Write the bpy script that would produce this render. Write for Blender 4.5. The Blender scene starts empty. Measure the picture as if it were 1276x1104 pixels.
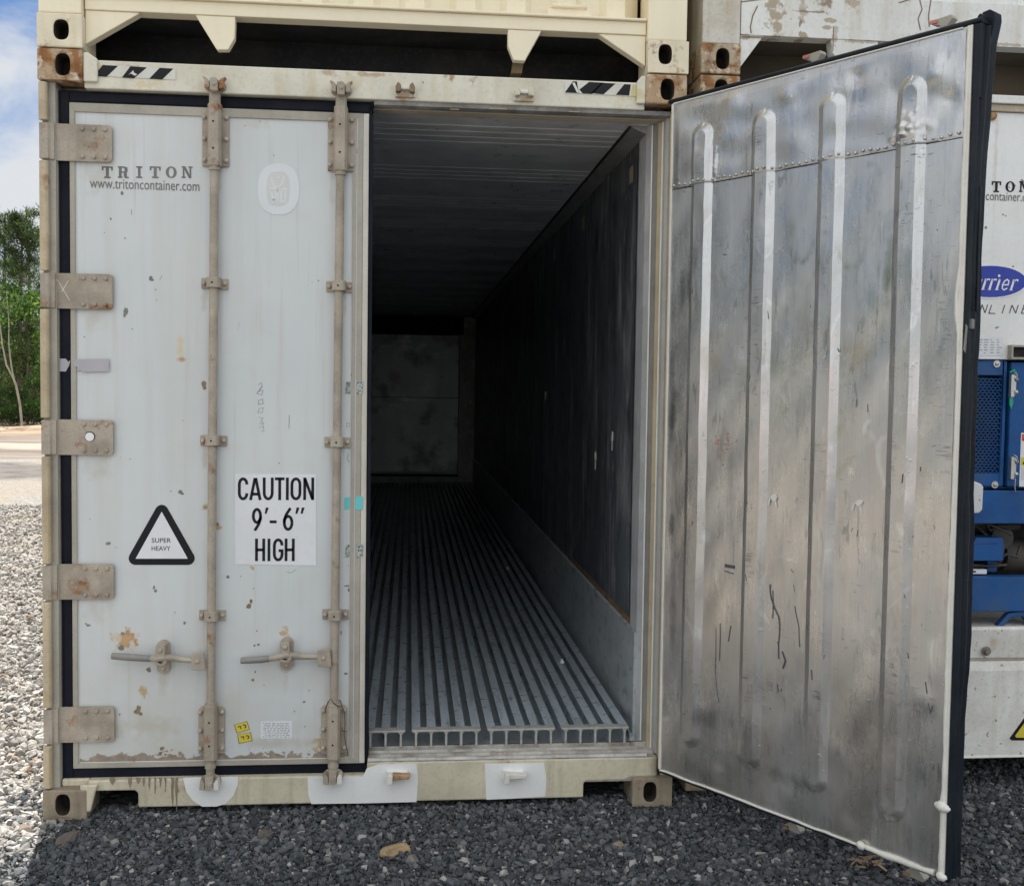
import bpy, bmesh, math, random
import numpy as np
from mathutils import Matrix, Vector

# ------------------------------------------------------------------ camera, world, sun, exposure
SC = bpy.context.scene
COL = SC.collection
CAM = (0.1568, -4.1406, 1.6555); YAW, PIT, ROL, FPX = 0.0955, -0.0480, 0.0138, 1333.1
PW, PH = 1276.0, 1104.0
cy_, sy_, cp_, sp_ = math.cos(YAW), math.sin(YAW), math.cos(PIT), math.sin(PIT)
_f = np.array([sy_*cp_, cy_*cp_, sp_]); _r0 = np.array([cy_, -sy_, 0.0]); _u0 = np.cross(_r0, _f)
_r = math.cos(ROL)*_r0 + math.sin(ROL)*_u0; _u = -math.sin(ROL)*_r0 + math.cos(ROL)*_u0
cd = bpy.data.cameras.new('camera'); cam = bpy.data.objects.new('camera', cd); COL.objects.link(cam)
cd.sensor_fit = 'HORIZONTAL'; cd.sensor_width = 36.0; cd.lens = FPX*36.0/PW
cd.clip_start = 0.05; cd.clip_end = 2000
cam.matrix_world = Matrix(((_r[0], _u[0], -_f[0], CAM[0]), (_r[1], _u[1], -_f[1], CAM[1]), (_r[2], _u[2], -_f[2], CAM[2]), (0, 0, 0, 1)))
SC.camera = cam

SUN_EL, SUN_AZ = math.radians(57), math.radians(-12.2)      # behind the stacks, a little to the left
w = bpy.data.worlds.new('World'); SC.world = w; w.use_nodes = True
nt = w.node_tree; nt.nodes.clear()
sky = nt.nodes.new('ShaderNodeTexSky'); sky.sky_type = 'NISHITA'; sky.sun_disc = False
sky.sun_elevation = SUN_EL; sky.sun_rotation = SUN_AZ; sky.air_density = 1.0; sky.dust_density = 1.2; sky.ozone_density = 1.0
CLOUD_AT = (0.35, 0.1, 0.22); SKY_TINT = (0.17, 0.26, 0.38, 1)
tc = nt.nodes.new('ShaderNodeTexCoord'); L = nt.links.new
def wn(kind, **kw):
    n = nt.nodes.new(kind)
    for k, v in kw.items(): setattr(n, k, v)
    return n
def wrange(src, lo, hi, a, b_):
    n = wn('ShaderNodeMapRange', interpolation_type='SMOOTHSTEP'); L(src, n.inputs[0])
    for i, q in zip((1, 2, 3, 4), (lo, hi, a, b_)): n.inputs[i].default_value = q
    return n.outputs[0]
def wmix(a, b_, f):
    n = wn('ShaderNodeMix', data_type='RGBA')
    for i, v in ((0, f), (6, a), (7, b_)):
        if isinstance(v, tuple): n.inputs[i].default_value = (*v, 1)
        elif isinstance(v, float): n.inputs[i].default_value = v
        else: L(v, n.inputs[i])
    return n
dirn = tc.outputs['Generated']
sx = wn('ShaderNodeSeparateXYZ'); L(dirn, sx.inputs[0])
# how far a piece of sky lies on the side away from the sun (unseen brighter clouds added to light the fronts) or overhead
q1 = wn('ShaderNodeMath', operation='MULTIPLY_ADD'); L(sx.outputs[1], q1.inputs[0]); q1.inputs[1].default_value = -1.0
q0 = wn('ShaderNodeMath', operation='MULTIPLY'); L(sx.outputs[2], q0.inputs[0]); q0.inputs[1].default_value = 0.45; L(q0.outputs[0], q1.inputs[2])
side = wrange(q1.outputs[0], -0.25, 0.55, 0.0, 1.0)
mp = wn('ShaderNodeMapping'); mp.inputs['Scale'].default_value = (1.0, 1.0, 2.0); mp.inputs['Location'].default_value = CLOUD_AT; L(dirn, mp.inputs[0])
nz = wn('ShaderNodeTexNoise'); nz.inputs['Scale'].default_value = 4.2; nz.inputs['Detail'].default_value = 10; nz.inputs['Roughness'].default_value = 0.55; nz.inputs['Distortion'].default_value = 0.3; L(mp.outputs[0], nz.inputs['Vector'])
sh = wn('ShaderNodeMath', operation='MULTIPLY_ADD'); L(side, sh.inputs[0]); sh.inputs[1].default_value = 0.16; L(nz.outputs['Fac'], sh.inputs[2])
cover = wrange(sh.outputs[0], 0.44, 0.66, 0.0, 0.97)
cloud = wmix((3.3, 3.4, 3.55), (5.9, 6.1, 6.2), side)
blue = wn('ShaderNodeMix', data_type='RGBA', blend_type='MULTIPLY'); blue.inputs[0].default_value = 1.0; L(sky.outputs[0], blue.inputs[6]); blue.inputs[7].default_value = SKY_TINT
mx = wmix(blue.outputs[2], cloud.outputs[2], cover)
bg = wn('ShaderNodeBackground'); bg.inputs['Strength'].default_value = 0.10
ow = wn('ShaderNodeOutputWorld'); L(mx.outputs[2], bg.inputs[0]); L(bg.outputs[0], ow.inputs[0])

sd = bpy.data.lights.new('sun', 'SUN'); sd.energy = 4.4; sd.angle = math.radians(0.5); sd.color = (1.0, 0.95, 0.87)
sun = bpy.data.objects.new('sun', sd); COL.objects.link(sun)
sv = Vector((math.sin(SUN_AZ)*math.cos(SUN_EL), math.cos(SUN_AZ)*math.cos(SUN_EL), math.sin(SUN_EL)))
sun.rotation_euler = sv.to_track_quat('Z', 'Y').to_euler(); sun.location = (-5, 20, 30)
SC.cycles.max_bounces = 14; SC.cycles.diffuse_bounces = 9; SC.cycles.glossy_bounces = 6
SC.view_settings.view_transform = 'Standard'; SC.view_settings.look = 'None'
SC.view_settings.exposure = 1.2; SC.view_settings.gamma = 1.0; SC.view_settings.use_curve_mapping = False

random.seed(7); RNG = np.random.default_rng(11)
PI = math.pi

def at(px, py, Y=0.0):
    """point of the plane y=Y seen at a pixel of the photograph"""
    d = ((px-PW/2)/FPX)*_r + (-(py-PH/2)/FPX)*_u + _f
    t = (Y-CAM[1])/d[1]
    return (CAM[0]+t*d[0], Y, CAM[2]+t*d[2])
def ax(px, py, Y=0.0): return at(px, py, Y)[0]
def az(px, py, Y=0.0): return at(px, py, Y)[2]
def gr(px, py, Z=0.0):
    d = ((px-PW/2)/FPX)*_r + (-(py-PH/2)/FPX)*_u + _f
    t = (Z-CAM[2])/d[2]
    return (CAM[0]+t*d[0], CAM[1]+t*d[1], Z)

# ------------------------------------------------------------------ materials
class NT:
    def __init__(s, name):
        s.m = bpy.data.materials.new(name); s.m.use_nodes = True
        s.t = s.m.node_tree; s.t.nodes.clear()
        s.out = s.n('ShaderNodeOutputMaterial'); s.b = s.n('ShaderNodeBsdfPrincipled'); s.l(s.b.outputs[0], s.out.inputs[0])
        s.co = s.n('ShaderNodeTexCoord').outputs['Object']
    def n(s, k): return s.t.nodes.new(k)
    def l(s, a, b): s.t.links.new(a, b)
    def noise(s, scale=5, detail=4, lo=0.4, hi=0.6, stretch=(1, 1, 1), off=(0, 0, 0), rough=0.55, dist=0.0, to=(0, 1)):
        mpn = s.n('ShaderNodeMapping'); s.l(s.co, mpn.inputs[0]); mpn.inputs['Scale'].default_value = stretch; mpn.inputs['Location'].default_value = off
        nn = s.n('ShaderNodeTexNoise'); nn.inputs['Scale'].default_value = scale; nn.inputs['Detail'].default_value = detail
        nn.inputs['Roughness'].default_value = rough; nn.inputs['Distortion'].default_value = dist; s.l(mpn.outputs[0], nn.inputs['Vector'])
        return s.rng(nn.outputs['Fac'], lo, hi, *to)
    def rng(s, v, lo, hi, a=0.0, b=1.0):
        r = s.n('ShaderNodeMapRange'); s.l(v, r.inputs[0])
        for i, q in zip((1, 2, 3, 4), (lo, hi, a, b)): r.inputs[i].default_value = q
        return r.outputs[0]
    def math(s, op, a, b=0.0):
        q = s.n('ShaderNodeMath'); q.operation = op
        for i, v in enumerate((a, b)):
            if isinstance(v, (int, float)): q.inputs[i].default_value = v
            else: s.l(v, q.inputs[i])
        return q.outputs[0]
    def blob(s, c, r, amt=0.6, soft=0.35, nscale=25):
        v = s.n('ShaderNodeVectorMath'); v.operation = 'SUBTRACT'; s.l(s.co, v.inputs[0]); v.inputs[1].default_value = c
        d = s.n('ShaderNodeVectorMath'); d.operation = 'DIVIDE'; s.l(v.outputs[0], d.inputs[0]); d.inputs[1].default_value = r
        ln = s.n('ShaderNodeVectorMath'); ln.operation = 'LENGTH'; s.l(d.outputs[0], ln.inputs[0])
        nn = s.noise(nscale, 5, 0.25, 0.75, to=(-amt, amt))
        return s.rng(s.math('ADD', ln.outputs['Value'], nn), 1.0, 1.0-soft)
    def sep(s):
        q = s.n('ShaderNodeSeparateXYZ'); s.l(s.co, q.inputs[0]); return q.outputs
    def rgb(s, c):
        q = s.n('ShaderNodeRGB'); q.outputs[0].default_value = (*c, 1); return q.outputs[0]
    def mix(s, a, b, fac):
        q = s.n('ShaderNodeMix'); q.data_type = 'RGBA'
        for i, v in ((6, a), (7, b)):
            if isinstance(v, tuple): q.inputs[i].default_value = (*v, 1)
            else: s.l(v, q.inputs[i])
        if isinstance(fac, (int, float)): q.inputs[0].default_value = fac
        else: s.l(fac, q.inputs[0])
        return q.outputs[2]
    def bump(s, h, strength=0.2, dist=0.01):
        q = s.n('ShaderNodeBump'); q.inputs['Strength'].default_value = strength; q.inputs['Distance'].default_value = dist
        s.l(h, q.inputs['Height']); 
        if s.b.inputs['Normal'].links: s.l(s.b.inputs['Normal'].links[0].from_socket, q.inputs['Normal'])
        s.l(q.outputs[0], s.b.inputs['Normal'])
    def done(s, col, rough=0.5, metal=0.0, spec=0.5):
        if isinstance(col, tuple): s.b.inputs['Base Color'].default_value = (*col, 1)
        else: s.l(col, s.b.inputs['Base Color'])
        if isinstance(rough, (int, float)): s.b.inputs['Roughness'].default_value = rough
        else: s.l(rough, s.b.inputs['Roughness'])
        if isinstance(metal, (int, float)): s.b.inputs['Metallic'].default_value = metal
        else: s.l(metal, s.b.inputs['Metallic'])
        s.b.inputs['Specular IOR Level'].default_value = spec
        return s.m

RUST = (0.16, 0.062, 0.026); RUSTY = (0.33, 0.15, 0.05); GRIME = (0.13, 0.11, 0.085)
def paint(name, base, rough=0.5, var=0.05, dirt=0.25, dirtc=GRIME, rust=0.0, streak=0.0, chips=0.0, chipc=(0.24, 0.21, 0.18), nscale=6, bump=0.12, off=(0, 0, 0), blobs=(), streakc=(0.30, 0.20, 0.10), spec=.4):
    k = NT(name); lt = tuple(min(1, c*(1+var)) for c in base); dk = tuple(c*(1-var) for c in base)
    c = k.mix(dk, lt, k.noise(nscale*0.5, 4, 0.35, 0.65, off=off))
    if dirt: c = k.mix(c, dirtc, k.math('MULTIPLY', k.noise(nscale, 7, 0.46, 0.72, off=(3.1, 1, 2)), dirt))
    if dirt: c = k.mix(c, dirtc, k.math('MULTIPLY', k.noise(nscale*14, 4, 0.5, 0.75, off=(1.1, 4, 2)), dirt*0.8))
    if streak: c = k.mix(c, streakc, k.math('MULTIPLY', k.noise(16, 4, 0.52, 0.78, stretch=(1, 1, 0.07), off=off), streak))
    for b in blobs: c = k.mix(c, b[2], k.math('MULTIPLY', k.blob(b[0], b[1], b[4] if len(b) > 4 else 0.5, b[5] if len(b) > 5 else 0.4, b[6] if len(b) > 6 else 30), b[3]))
    if chips:
        f = k.noise(nscale*5.5, 3, 0.69-chips*0.1, 0.70-chips*0.1, off=(7, 2, 5)); c = k.mix(c, chipc, f)
    if rust:
        f = k.noise(nscale*0.9, 8, 0.66-rust*0.35, 0.74-rust*0.28, off=(9, 5, 1), rough=0.68)
        c = k.mix(c, k.mix(RUST, RUSTY, k.noise(40, 4, 0.35, 0.65)), f)
    k.bump(k.noise(nscale*9, 5, 0.2, 0.8), bump, 0.003)
    return k.done(c, k.noise(nscale*1.3, 4, 0.3, 0.7, to=(rough-0.08, rough+0.12)), spec=spec)

M = {}
TANC = (0.395, 0.345, 0.28)
M['tan'] = paint('tan_dusty_steel', TANC, 0.6, 0.14, 0.55, (0.19, 0.15, 0.115), 0.24, 0.32, nscale=10, bump=0.3, streakc=(.26, .19, .13))
M['frame'] = paint('door_border_paint', (0.40, 0.375, 0.32), 0.55, 0.08, 0.35, (0.22, 0.19, 0.15), 0.0, 0.25, nscale=7)
M['post'] = paint('post_paint', (0.50, 0.415, 0.285), 0.5, 0.14, 0.5, (0.27, 0.19, 0.11), 0.22, 0.65, nscale=6, streakc=(0.30, 0.17, 0.07))
M['postgrey'] = paint('post_grey_paint', (0.40, 0.38, 0.33), 0.5, 0.08, 0.35, (0.2, 0.17, 0.13), 0.02, 0.3)
M['header'] = paint('header_paint', (0.68, 0.655, 0.55), 0.5, 0.06, 0.35, (0.40, 0.33, 0.22), 0.10, 0.35, nscale=5, streakc=(0.46, 0.32, 0.15), blobs=[(at(p_, q_, .02), (rx_*.0033, .2, rz_*.0033), c_, a_, .8, .6, 40) for p_, q_, rx_, rz_, c_, a_ in ((505, 121, 12, 6, (.36, .22, .10), .7), (653, 126, 12, 6, (.42, .28, .13), .6), (460, 93, 22, 3, (.38, .24, .12), .7), (562, 97, 4, 6, (.34, .18, .08), .8), (556, 95, 5, 4, (.34, .18, .08), .7), (410, 92, 9, 5, (.36, .22, .1), .6), (180, 106, 20, 5, (.62, .50, .25), .6), (790, 118, 14, 10, (.58, .48, .22), .7), (440, 105, 14, 12, (.60, .52, .34), .5), (750, 99, 30, 2.2, (.38, .25, .14), .6), (527, 103, 1.6, 2.2, (.25, .14, .08), .8), (160, 84, 30, 2.2, (.4, .28, .16), .7))])
M['sill'] = paint('sill_paint', (0.60, 0.545, 0.41), 0.55, 0.10, 0.35, (0.26, 0.21, 0.15), 0.04, 0.5, nscale=5, streakc=(0.16, 0.12, 0.08))
M['cream'] = paint('cream_paint', (0.86, 0.775, 0.585), 0.45, 0.03, 0.08, (0.45, 0.36, 0.22), 0.0, 0.06, nscale=4, bump=0.06)
M['creamcast'] = paint('cream_cast_paint', (0.78, 0.70, 0.53), 0.5, 0.06, 0.2, (0.35, 0.25, 0.14), 0.16, 0.2, nscale=9)
def rusted():
    k = NT('rusted_cast_steel'); c = k.mix((0.15, 0.065, 0.03), (0.36, 0.17, 0.065), k.noise(13, 6, 0.35, 0.65))
    c = k.mix(c, (0.46, 0.37, 0.26), k.noise(9, 7, 0.44, 0.54, off=(4, 2, 7), rough=0.65)); c = k.mix(c, (0.62, 0.53, 0.40), k.noise(15, 6, 0.53, 0.58, off=(1, 9, 3), rough=.65))
    c = k.mix(c, (0.10, 0.045, 0.025), k.noise(27, 6, 0.58, 0.70, off=(8, 3, 3))); c = k.mix(c, (0.40, 0.20, 0.07), k.math('MULTIPLY', k.noise(6, 4, 0.5, 0.7, stretch=(1, 1, .2), off=(6, 1, 1)), 0.6))
    k.bump(k.noise(60, 6, 0.2, 0.8), 0.6, 0.004); k.bump(k.noise(9, 7, 0.48, 0.60, off=(4, 2, 7), rough=0.65), 0.3, 0.002); return k.done(c, 0.8, spec=0.25)
M['rustcast'] = rusted()
M['lowcast'] = paint('muddy_cast_steel', (0.33, 0.275, 0.20), 0.7, 0.15, 0.55, (0.15, 0.11, 0.07), 0.12, 0.5, nscale=9, bump=0.4, streakc=(0.12, 0.09, 0.06))
M['whitepatch'] = paint('fresh_white_paint', (0.78, 0.78, 0.77), 0.45, 0.03, 0.12, (0.4, 0.36, 0.3), 0.0, 0.06)
M['black'] = paint('black_rubber', (0.006, 0.008, 0.016), 0.55, 0.2, 0.05, (0.12, 0.11, 0.10), nscale=5, bump=0.15, spec=.15)
M['gasketdk'] = paint('weathered_black_rubber', (0.012, 0.016, 0.022), 0.34, 0.3, 0.12, (0.07, 0.08, 0.08), 0, 0.22, nscale=6, bump=0.3, streakc=(0.07, 0.08, 0.085), spec=.15)
M['dark'] = paint('underside_and_shade_black', (0.012, 0.012, 0.014), 0.8, 0.2, 0.2, nscale=5)
M['cavity'] = paint('casting_inside', (0.03, 0.022, 0.016), 0.9, 0.2, 0.3)
M['whiteR'] = paint('white_worn_paint', (0.75, 0.755, 0.73), 0.5, 0.05, 0.3, (0.36, 0.30, 0.22), 0.08, 0.35, nscale=4, streakc=(0.33, 0.22, 0.11))
M['whiteU'] = paint('white_unit_paint', (0.66, 0.665, 0.66), 0.45, 0.03, 0.15, (0.42, 0.38, 0.30), 0.0, 0.10, nscale=4, chips=0.1)
M['whitedirty'] = paint('white_base_paint', (0.76, 0.75, 0.71), 0.5, 0.05, 0.35, (0.34, 0.28, 0.20), 0.0, 0.25, nscale=6, chips=0.3, chipc=(0.36, 0.31, 0.25), blobs=[((ax(1237, 802, .09)-2.512, .01, az(1237, 802, .09)-.03), (.032, .3, .075), (.46, .38, .26), .75, .5, .8, 20)])
M['blue'] = paint('blue_unit_paint', (0.012, 0.085, 0.27), 0.45, 0.18, 0.35, (0.09, 0.12, 0.17), 0, 0.2, nscale=7, spec=.25, streakc=(.09, .11, .14))
M['bluedk'] = paint('blue_inner_paint', (0.012, 0.04, 0.10), 0.5, 0.2, 0.2, (0.05, 0.05, 0.06))
M['engine'] = paint('greasy_engine_metal', (0.05, 0.047, 0.045), 0.55, 0.3, 0.5, (0.13, 0.10, 0.08), 0.1, nscale=14, bump=0.4)
M['caulk'] = paint('white_sealant', (0.72, 0.70, 0.64), 0.6, 0.04, 0.18, (0.45, 0.38, 0.28), nscale=14, bump=0.3)
M['alum'] = paint('dull_aluminium_trim', (0.45, 0.46, 0.465), 0.45, 0.10, 0.35, (0.16, 0.15, 0.14), 0.0, 0.35, nscale=8, streakc=(0.2, 0.19, 0.18))
M['jambtan'] = paint('jamb_tan_seal', (0.46, 0.38, 0.25), 0.55, 0.1, 0.3, (0.25, 0.16, 0.08), 0.05, 0.3, nscale=9, streakc=(0.25, 0.14, 0.06))
M['jambgrey'] = paint('jamb_grey_plastic', (0.37, 0.375, 0.36), 0.5, 0.08, 0.3, (0.2, 0.18, 0.15), 0.0, 0.3, nscale=9)
M['thresh'] = paint('scuffed_threshold', (0.42, 0.395, 0.35), 0.5, 0.2, 0.75, (0.13, 0.095, 0.07), 0.22, 0.1, nscale=14, bump=0.4)
M['ink'] = paint('black_ink', (0.012, 0.013, 0.016), 0.5, 0.1, 0.0, spec=.2)
M['inkgrey'] = paint('faded_grey_ink', (0.145, 0.14, 0.135), 0.6, 0.25, 0.0, nscale=20)
M['inkfaint'] = paint('faint_pen_ink', (0.30, 0.29, 0.29), 0.6, 0.25, 0.0, nscale=20)
M['signwhite'] = paint('sign_white_vinyl', (0.72, 0.735, 0.765), 0.4, 0.02, 0.16, (0.50, 0.48, 0.43), 0, .10, nscale=5, streakc=(.5, .47, .40))
M['ovalwhite'] = paint('decal_white', (0.66, 0.69, 0.71), 0.4, 0.02, 0.05)
M['ovalgrey'] = paint('decal_grey', (0.585, 0.60, 0.585), 0.45, 0.05, 0.05)
M['yellow'] = paint('sticker_yellow', (0.68, 0.56, 0.06), 0.45, 0.05, 0.12, (0.4, 0.32, 0.05))
M['olive'] = paint('sticker_ink', (0.09, 0.075, 0.015), 0.5, 0.1, 0.0)
M['teal'] = paint('teal_tape', (0.14, 0.56, 0.58), 0.4, 0.05, 0.1, (0.3, 0.5, 0.5))
M['tapegrey'] = paint('grey_lilac_tape', (0.42, 0.40, 0.43), 0.4, 0.06, 0.2, (0.3, 0.28, 0.3))
M['tapemot'] = paint('mottled_tape', (0.46, 0.49, 0.47), 0.5, 0.05, 0.5, (0.12, 0.16, 0.15), nscale=22, chips=1.7, chipc=(0.13, 0.17, 0.155))
M['hazwhite'] = paint('hazard_white', (0.66, 0.65, 0.60), 0.45, 0.05, 0.2, (0.5, 0.40, 0.18), 0.03, 0.3, nscale=8)
M['hazyel'] = paint('hazard_yellowed', (0.60, 0.52, 0.27), 0.45, 0.08, 0.2, (0.4, 0.3, 0.1), 0.04, 0.3, nscale=8)
M['orange'] = paint('rusty_pitted_steel', (0.46, 0.30, 0.17), 0.7, 0.3, 0.6, RUST, 0.6, nscale=24, bump=.5)
M['chip'] = paint('bare_primer_chip', (0.21, 0.205, 0.19), 0.7, 0.2, 0.3, GRIME, nscale=30)
M['chiprust'] = paint('bare_rust_chip', (0.25, 0.185, 0.125), 0.75, 0.25, 0.4, (0.14, 0.08, 0.04), 0.05, nscale=30)
M['bolt'] = paint('bolt_steel', (0.46, 0.40, 0.33), 0.5, 0.1, 0.3, nscale=15)
M['chrome'] = paint('bright_steel', (0.55, 0.55, 0.53), 0.35, 0.05, 0.2); M['chrome'].node_tree.nodes['Principled BSDF'].inputs['Metallic'].default_value = 0.7
M['logoblue'] = paint('logo_blue', (0.022, 0.045, 0.36), 0.35, 0.04, 0.0)
M['whitevinyl'] = paint('white_vinyl', (0.78, 0.78, 0.78), 0.4, 0.02, 0.0)
M['redlabel'] = paint('label_red', (0.62, 0.10, 0.03), 0.4, 0.04, 0.0)
M['green'] = paint('green_tie', (0.02, 0.35, 0.20), 0.4, 0.1, 0.0)
M['handle'] = paint('worn_grey_grip', (0.24, 0.23, 0.215), 0.5, 0.15, 0.3, nscale=15)
M['redpaint'] = paint('pink_scuff', (0.50, 0.18, 0.15), 0.6, 0.2, 0.2)
M['wood'] = paint('old_timber', (0.20, 0.14, 0.08), 0.8, 0.2, 0.3, nscale=9, bump=0.4)

def panel_material():
    k = NT('white_door_panel')
    c = k.mix((0.565, 0.595, 0.605), (0.615, 0.64, 0.645), k.noise(1.6, 4, 0.3, 0.7))
    c = k.mix(c, (0.50, 0.50, 0.46), k.math('MULTIPLY', k.noise(11, 5, 0.50, 0.75, stretch=(1, 1, 0.06)), 0.42)); c = k.mix(c, (0.44, 0.41, 0.34), k.math('MULTIPLY', k.noise(38, 4, 0.58, 0.74, stretch=(1, 1, 0.035), off=(2, 0, 5)), 0.35))
    c = k.mix(c, (0.46, 0.43, 0.36), k.math('MULTIPLY', k.noise(5, 6, 0.55, 0.8), 0.22))
    z = k.sep()[2]
    c = k.mix(c, (0.50, 0.475, 0.40), k.math('MULTIPLY', k.math('MULTIPLY', k.rng(z, 0.9, 0.2), k.noise(7, 6, 0.36, 0.70)), 0.75))
    def bl(px, py, rx, rz, col, a, amt=0.5, soft=0.5, ns=40): return k.mix(c, col, k.math('MULTIPLY', k.blob(at(px, py, 0.05), (rx, 0.2, rz), amt, soft, ns), a))
    c = bl(225, 432, 0.018, 0.055, (0.60, 0.46, 0.20), 0.75, 0.4, 0.9)
    c = bl(226, 448, 0.020, 0.012, (0.42, 0.23, 0.05), 0.85, 0.5, 0.8)
    c = bl(157, 797, 0.040, 0.036, (0.42, 0.20, 0.06), 0.95, 1.1, 0.5, 50)
    c = bl(157, 797, 0.050, 0.044, (0.55, 0.42, 0.24), 0.6, 0.8, 0.7, 30)
    for px, py, r in ((256, 632, 0.014), (271, 655, 0.014), (355, 788, 0.02), (399, 927, 0.03), (180, 862, 0.02), (315, 708, 0.008)):
        c = bl(px, py, r, r*1.2, (0.45, 0.30, 0.12), 0.8, 0.9, 0.5)
    c = bl(320, 155, 0.06, 0.02, (0.52, 0.50, 0.43), 0.5, 0.8, 0.6)
    for px, py, rx_, rz_, a_ in ((121, 222, .05, .07, .35), (118, 398, .05, .06, .35), (122, 582, .05, .07, .4), (120, 762, .05, .06, .35), (255, 375, .014, .07, .45), (272, 378, .008, .06, .4), (255, 572, .013, .07, .45), (430, 378, .010, .07, .4), (413, 574, .012, .06, .4), (254, 790, .010, .06, .4), (203, 850, .022, .07, .4), (357, 845, .022, .07, .4), (274, 225, .008, .10, .35), (413, 228, .012, .08, .4), (180, 905, .16, .05, .45), (345, 925, .18, .03, .5)):
        c = bl(px, py, rx_, rz_, (0.43, 0.375, 0.29), a_, 0.7, 0.9, 25)
    # bare line of flaked paint above the bottom border
    edge = k.math('ADD', z, k.noise(34, 6, 0.3, 0.7, rough=0.65, to=(-0.022, 0.022)))
    edge = k.math('ADD', edge, k.noise(6, 3, 0.3, 0.7, off=(3, 0, 0), to=(-0.022, 0.022)))
    c = k.mix(c, k.mix((0.25, 0.195, 0.15), (0.36, 0.30, 0.24), k.noise(30, 4, 0.35, 0.65)), k.rng(edge, 0.233, 0.229))
    k.bump(k.noise(2.2, 3, 0.2, 0.8), 0.12, 0.02); k.bump(k.noise(120, 3, 0.2, 0.8), 0.05, 0.002)
    return k.done(c, k.noise(8, 4, 0.3, 0.7, to=(0.36, 0.50)), spec=0.4)
M['panel'] = panel_material()

LTm, GNm, DKm, BRm, PKlit = (0.72, 0.73, 0.74), (0.26, 0.29, 0.22), (0.17, 0.17, 0.175), (0.42, 0.37, 0.29), (0.66, 0.56, 0.53)
# swirls of old grinding and wiping: centre s, z, radii, line width, colour, strength, lower part only
RINGS = [(.515, 1.60, .075, .16, .16, LTm, .75, .1), (.555, 1.98, .060, .14, .16, LTm, .8, .2), (.305, 1.95, .055, .20, .14, LTm, .5, .3), (.04, 2.02, .035, .10, .2, LTm, .55, .2), (.32, 2.13, .07, .10, .2, GNm, .6, .1), (.60, 2.20, .05, .08, .3, GNm, .8, .2), (.80, 2.17, .05, .09, .25, GNm, .65, .2), (.85, 2.36, .045, .05, .3, GNm, .55, None), (.90, 2.06, .06, .14, .16, LTm, .55, .2), (.27, 1.75, .06, .12, .2, LTm, .4, .3), (.86, 1.70, .08, .2, .12, LTm, .35, .3), (1.09, 2.0, .05, .16, .15, LTm, .4, .3), (.30, .60, .05, .14, .2, LTm, .35, .3), (.56, .52, .06, .16, .2, LTm, .4, .3), (.88, .50, .06, .18, .2, LTm, .4, .3), (.62, .38, .05, .06, .3, LTm, .35, .3), (.93, .36, .10, .05, .3, LTm, .35, .2)]
SMEARS_AND_LIT = [(.935, 2.05, .02, .14, GNm, .8), (.55, 2.22, .03, .06, GNm, .6), (.45, 2.28, .04, .10, LTm, .6), (.87, 2.02, .05, .22, LTm, .55), (.535, 2.02, .03, .09, LTm, .7), (.22, 1.80, .05, .10, BRm, .55), (.62, 1.88, .05, .14, BRm, .45), (.84, 1.78, .06, .12, BRm, .5), (.5, 1.78, .05, .10, GNm, .45), (.18, 1.62, .03, .3, PKlit, .6), (.46, 1.5, .022, .4, PKlit, .5), (.74, 1.6, .02, .35, PKlit, .55), (1.045, 1.5, .02, .5, PKlit, .4), (.03, 1.56, .02, .22, DKm, .75), (.03, 1.16, .015, .10, DKm, .75), (.05, .75, .02, .2, DKm, .5), (.32, 1.35, .03, .18, (.33, .34, .36), .5), (.78, 1.2, .05, .2, (.36, .36, .37), .35), (.20, .42, .10, .05, DKm, .35), (.62, .30, .16, .03, DKm, .45), (.42, .42, .03, .08, DKm, .4)]  # rubbed smears; pink bands paint the light on the ribs' right slopes
HATCHES = [(.705, 1.80, .018, .05), (.705, 1.47, .020, .06), (.992, 1.46, .022, .09), (1.145, 1.48, .035, .07), (.125, 1.55, .02, .05), (.42, 2.55, .02, .08), (.15, 2.52, .022, .10), (1.00, 2.16, .02, .18), (.42, 1.05, .02, .12), (.43, .62, .025, .10), (1.09, 1.22, .03, .05), (.40, 1.25, .015, .06), (.72, .62, .02, .05), (1.13, 1.85, .02, .2), (.43, 2.0, .02, .2), (.71, 2.1, .018, .14), (1.0, .75, .02, .1)]
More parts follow.
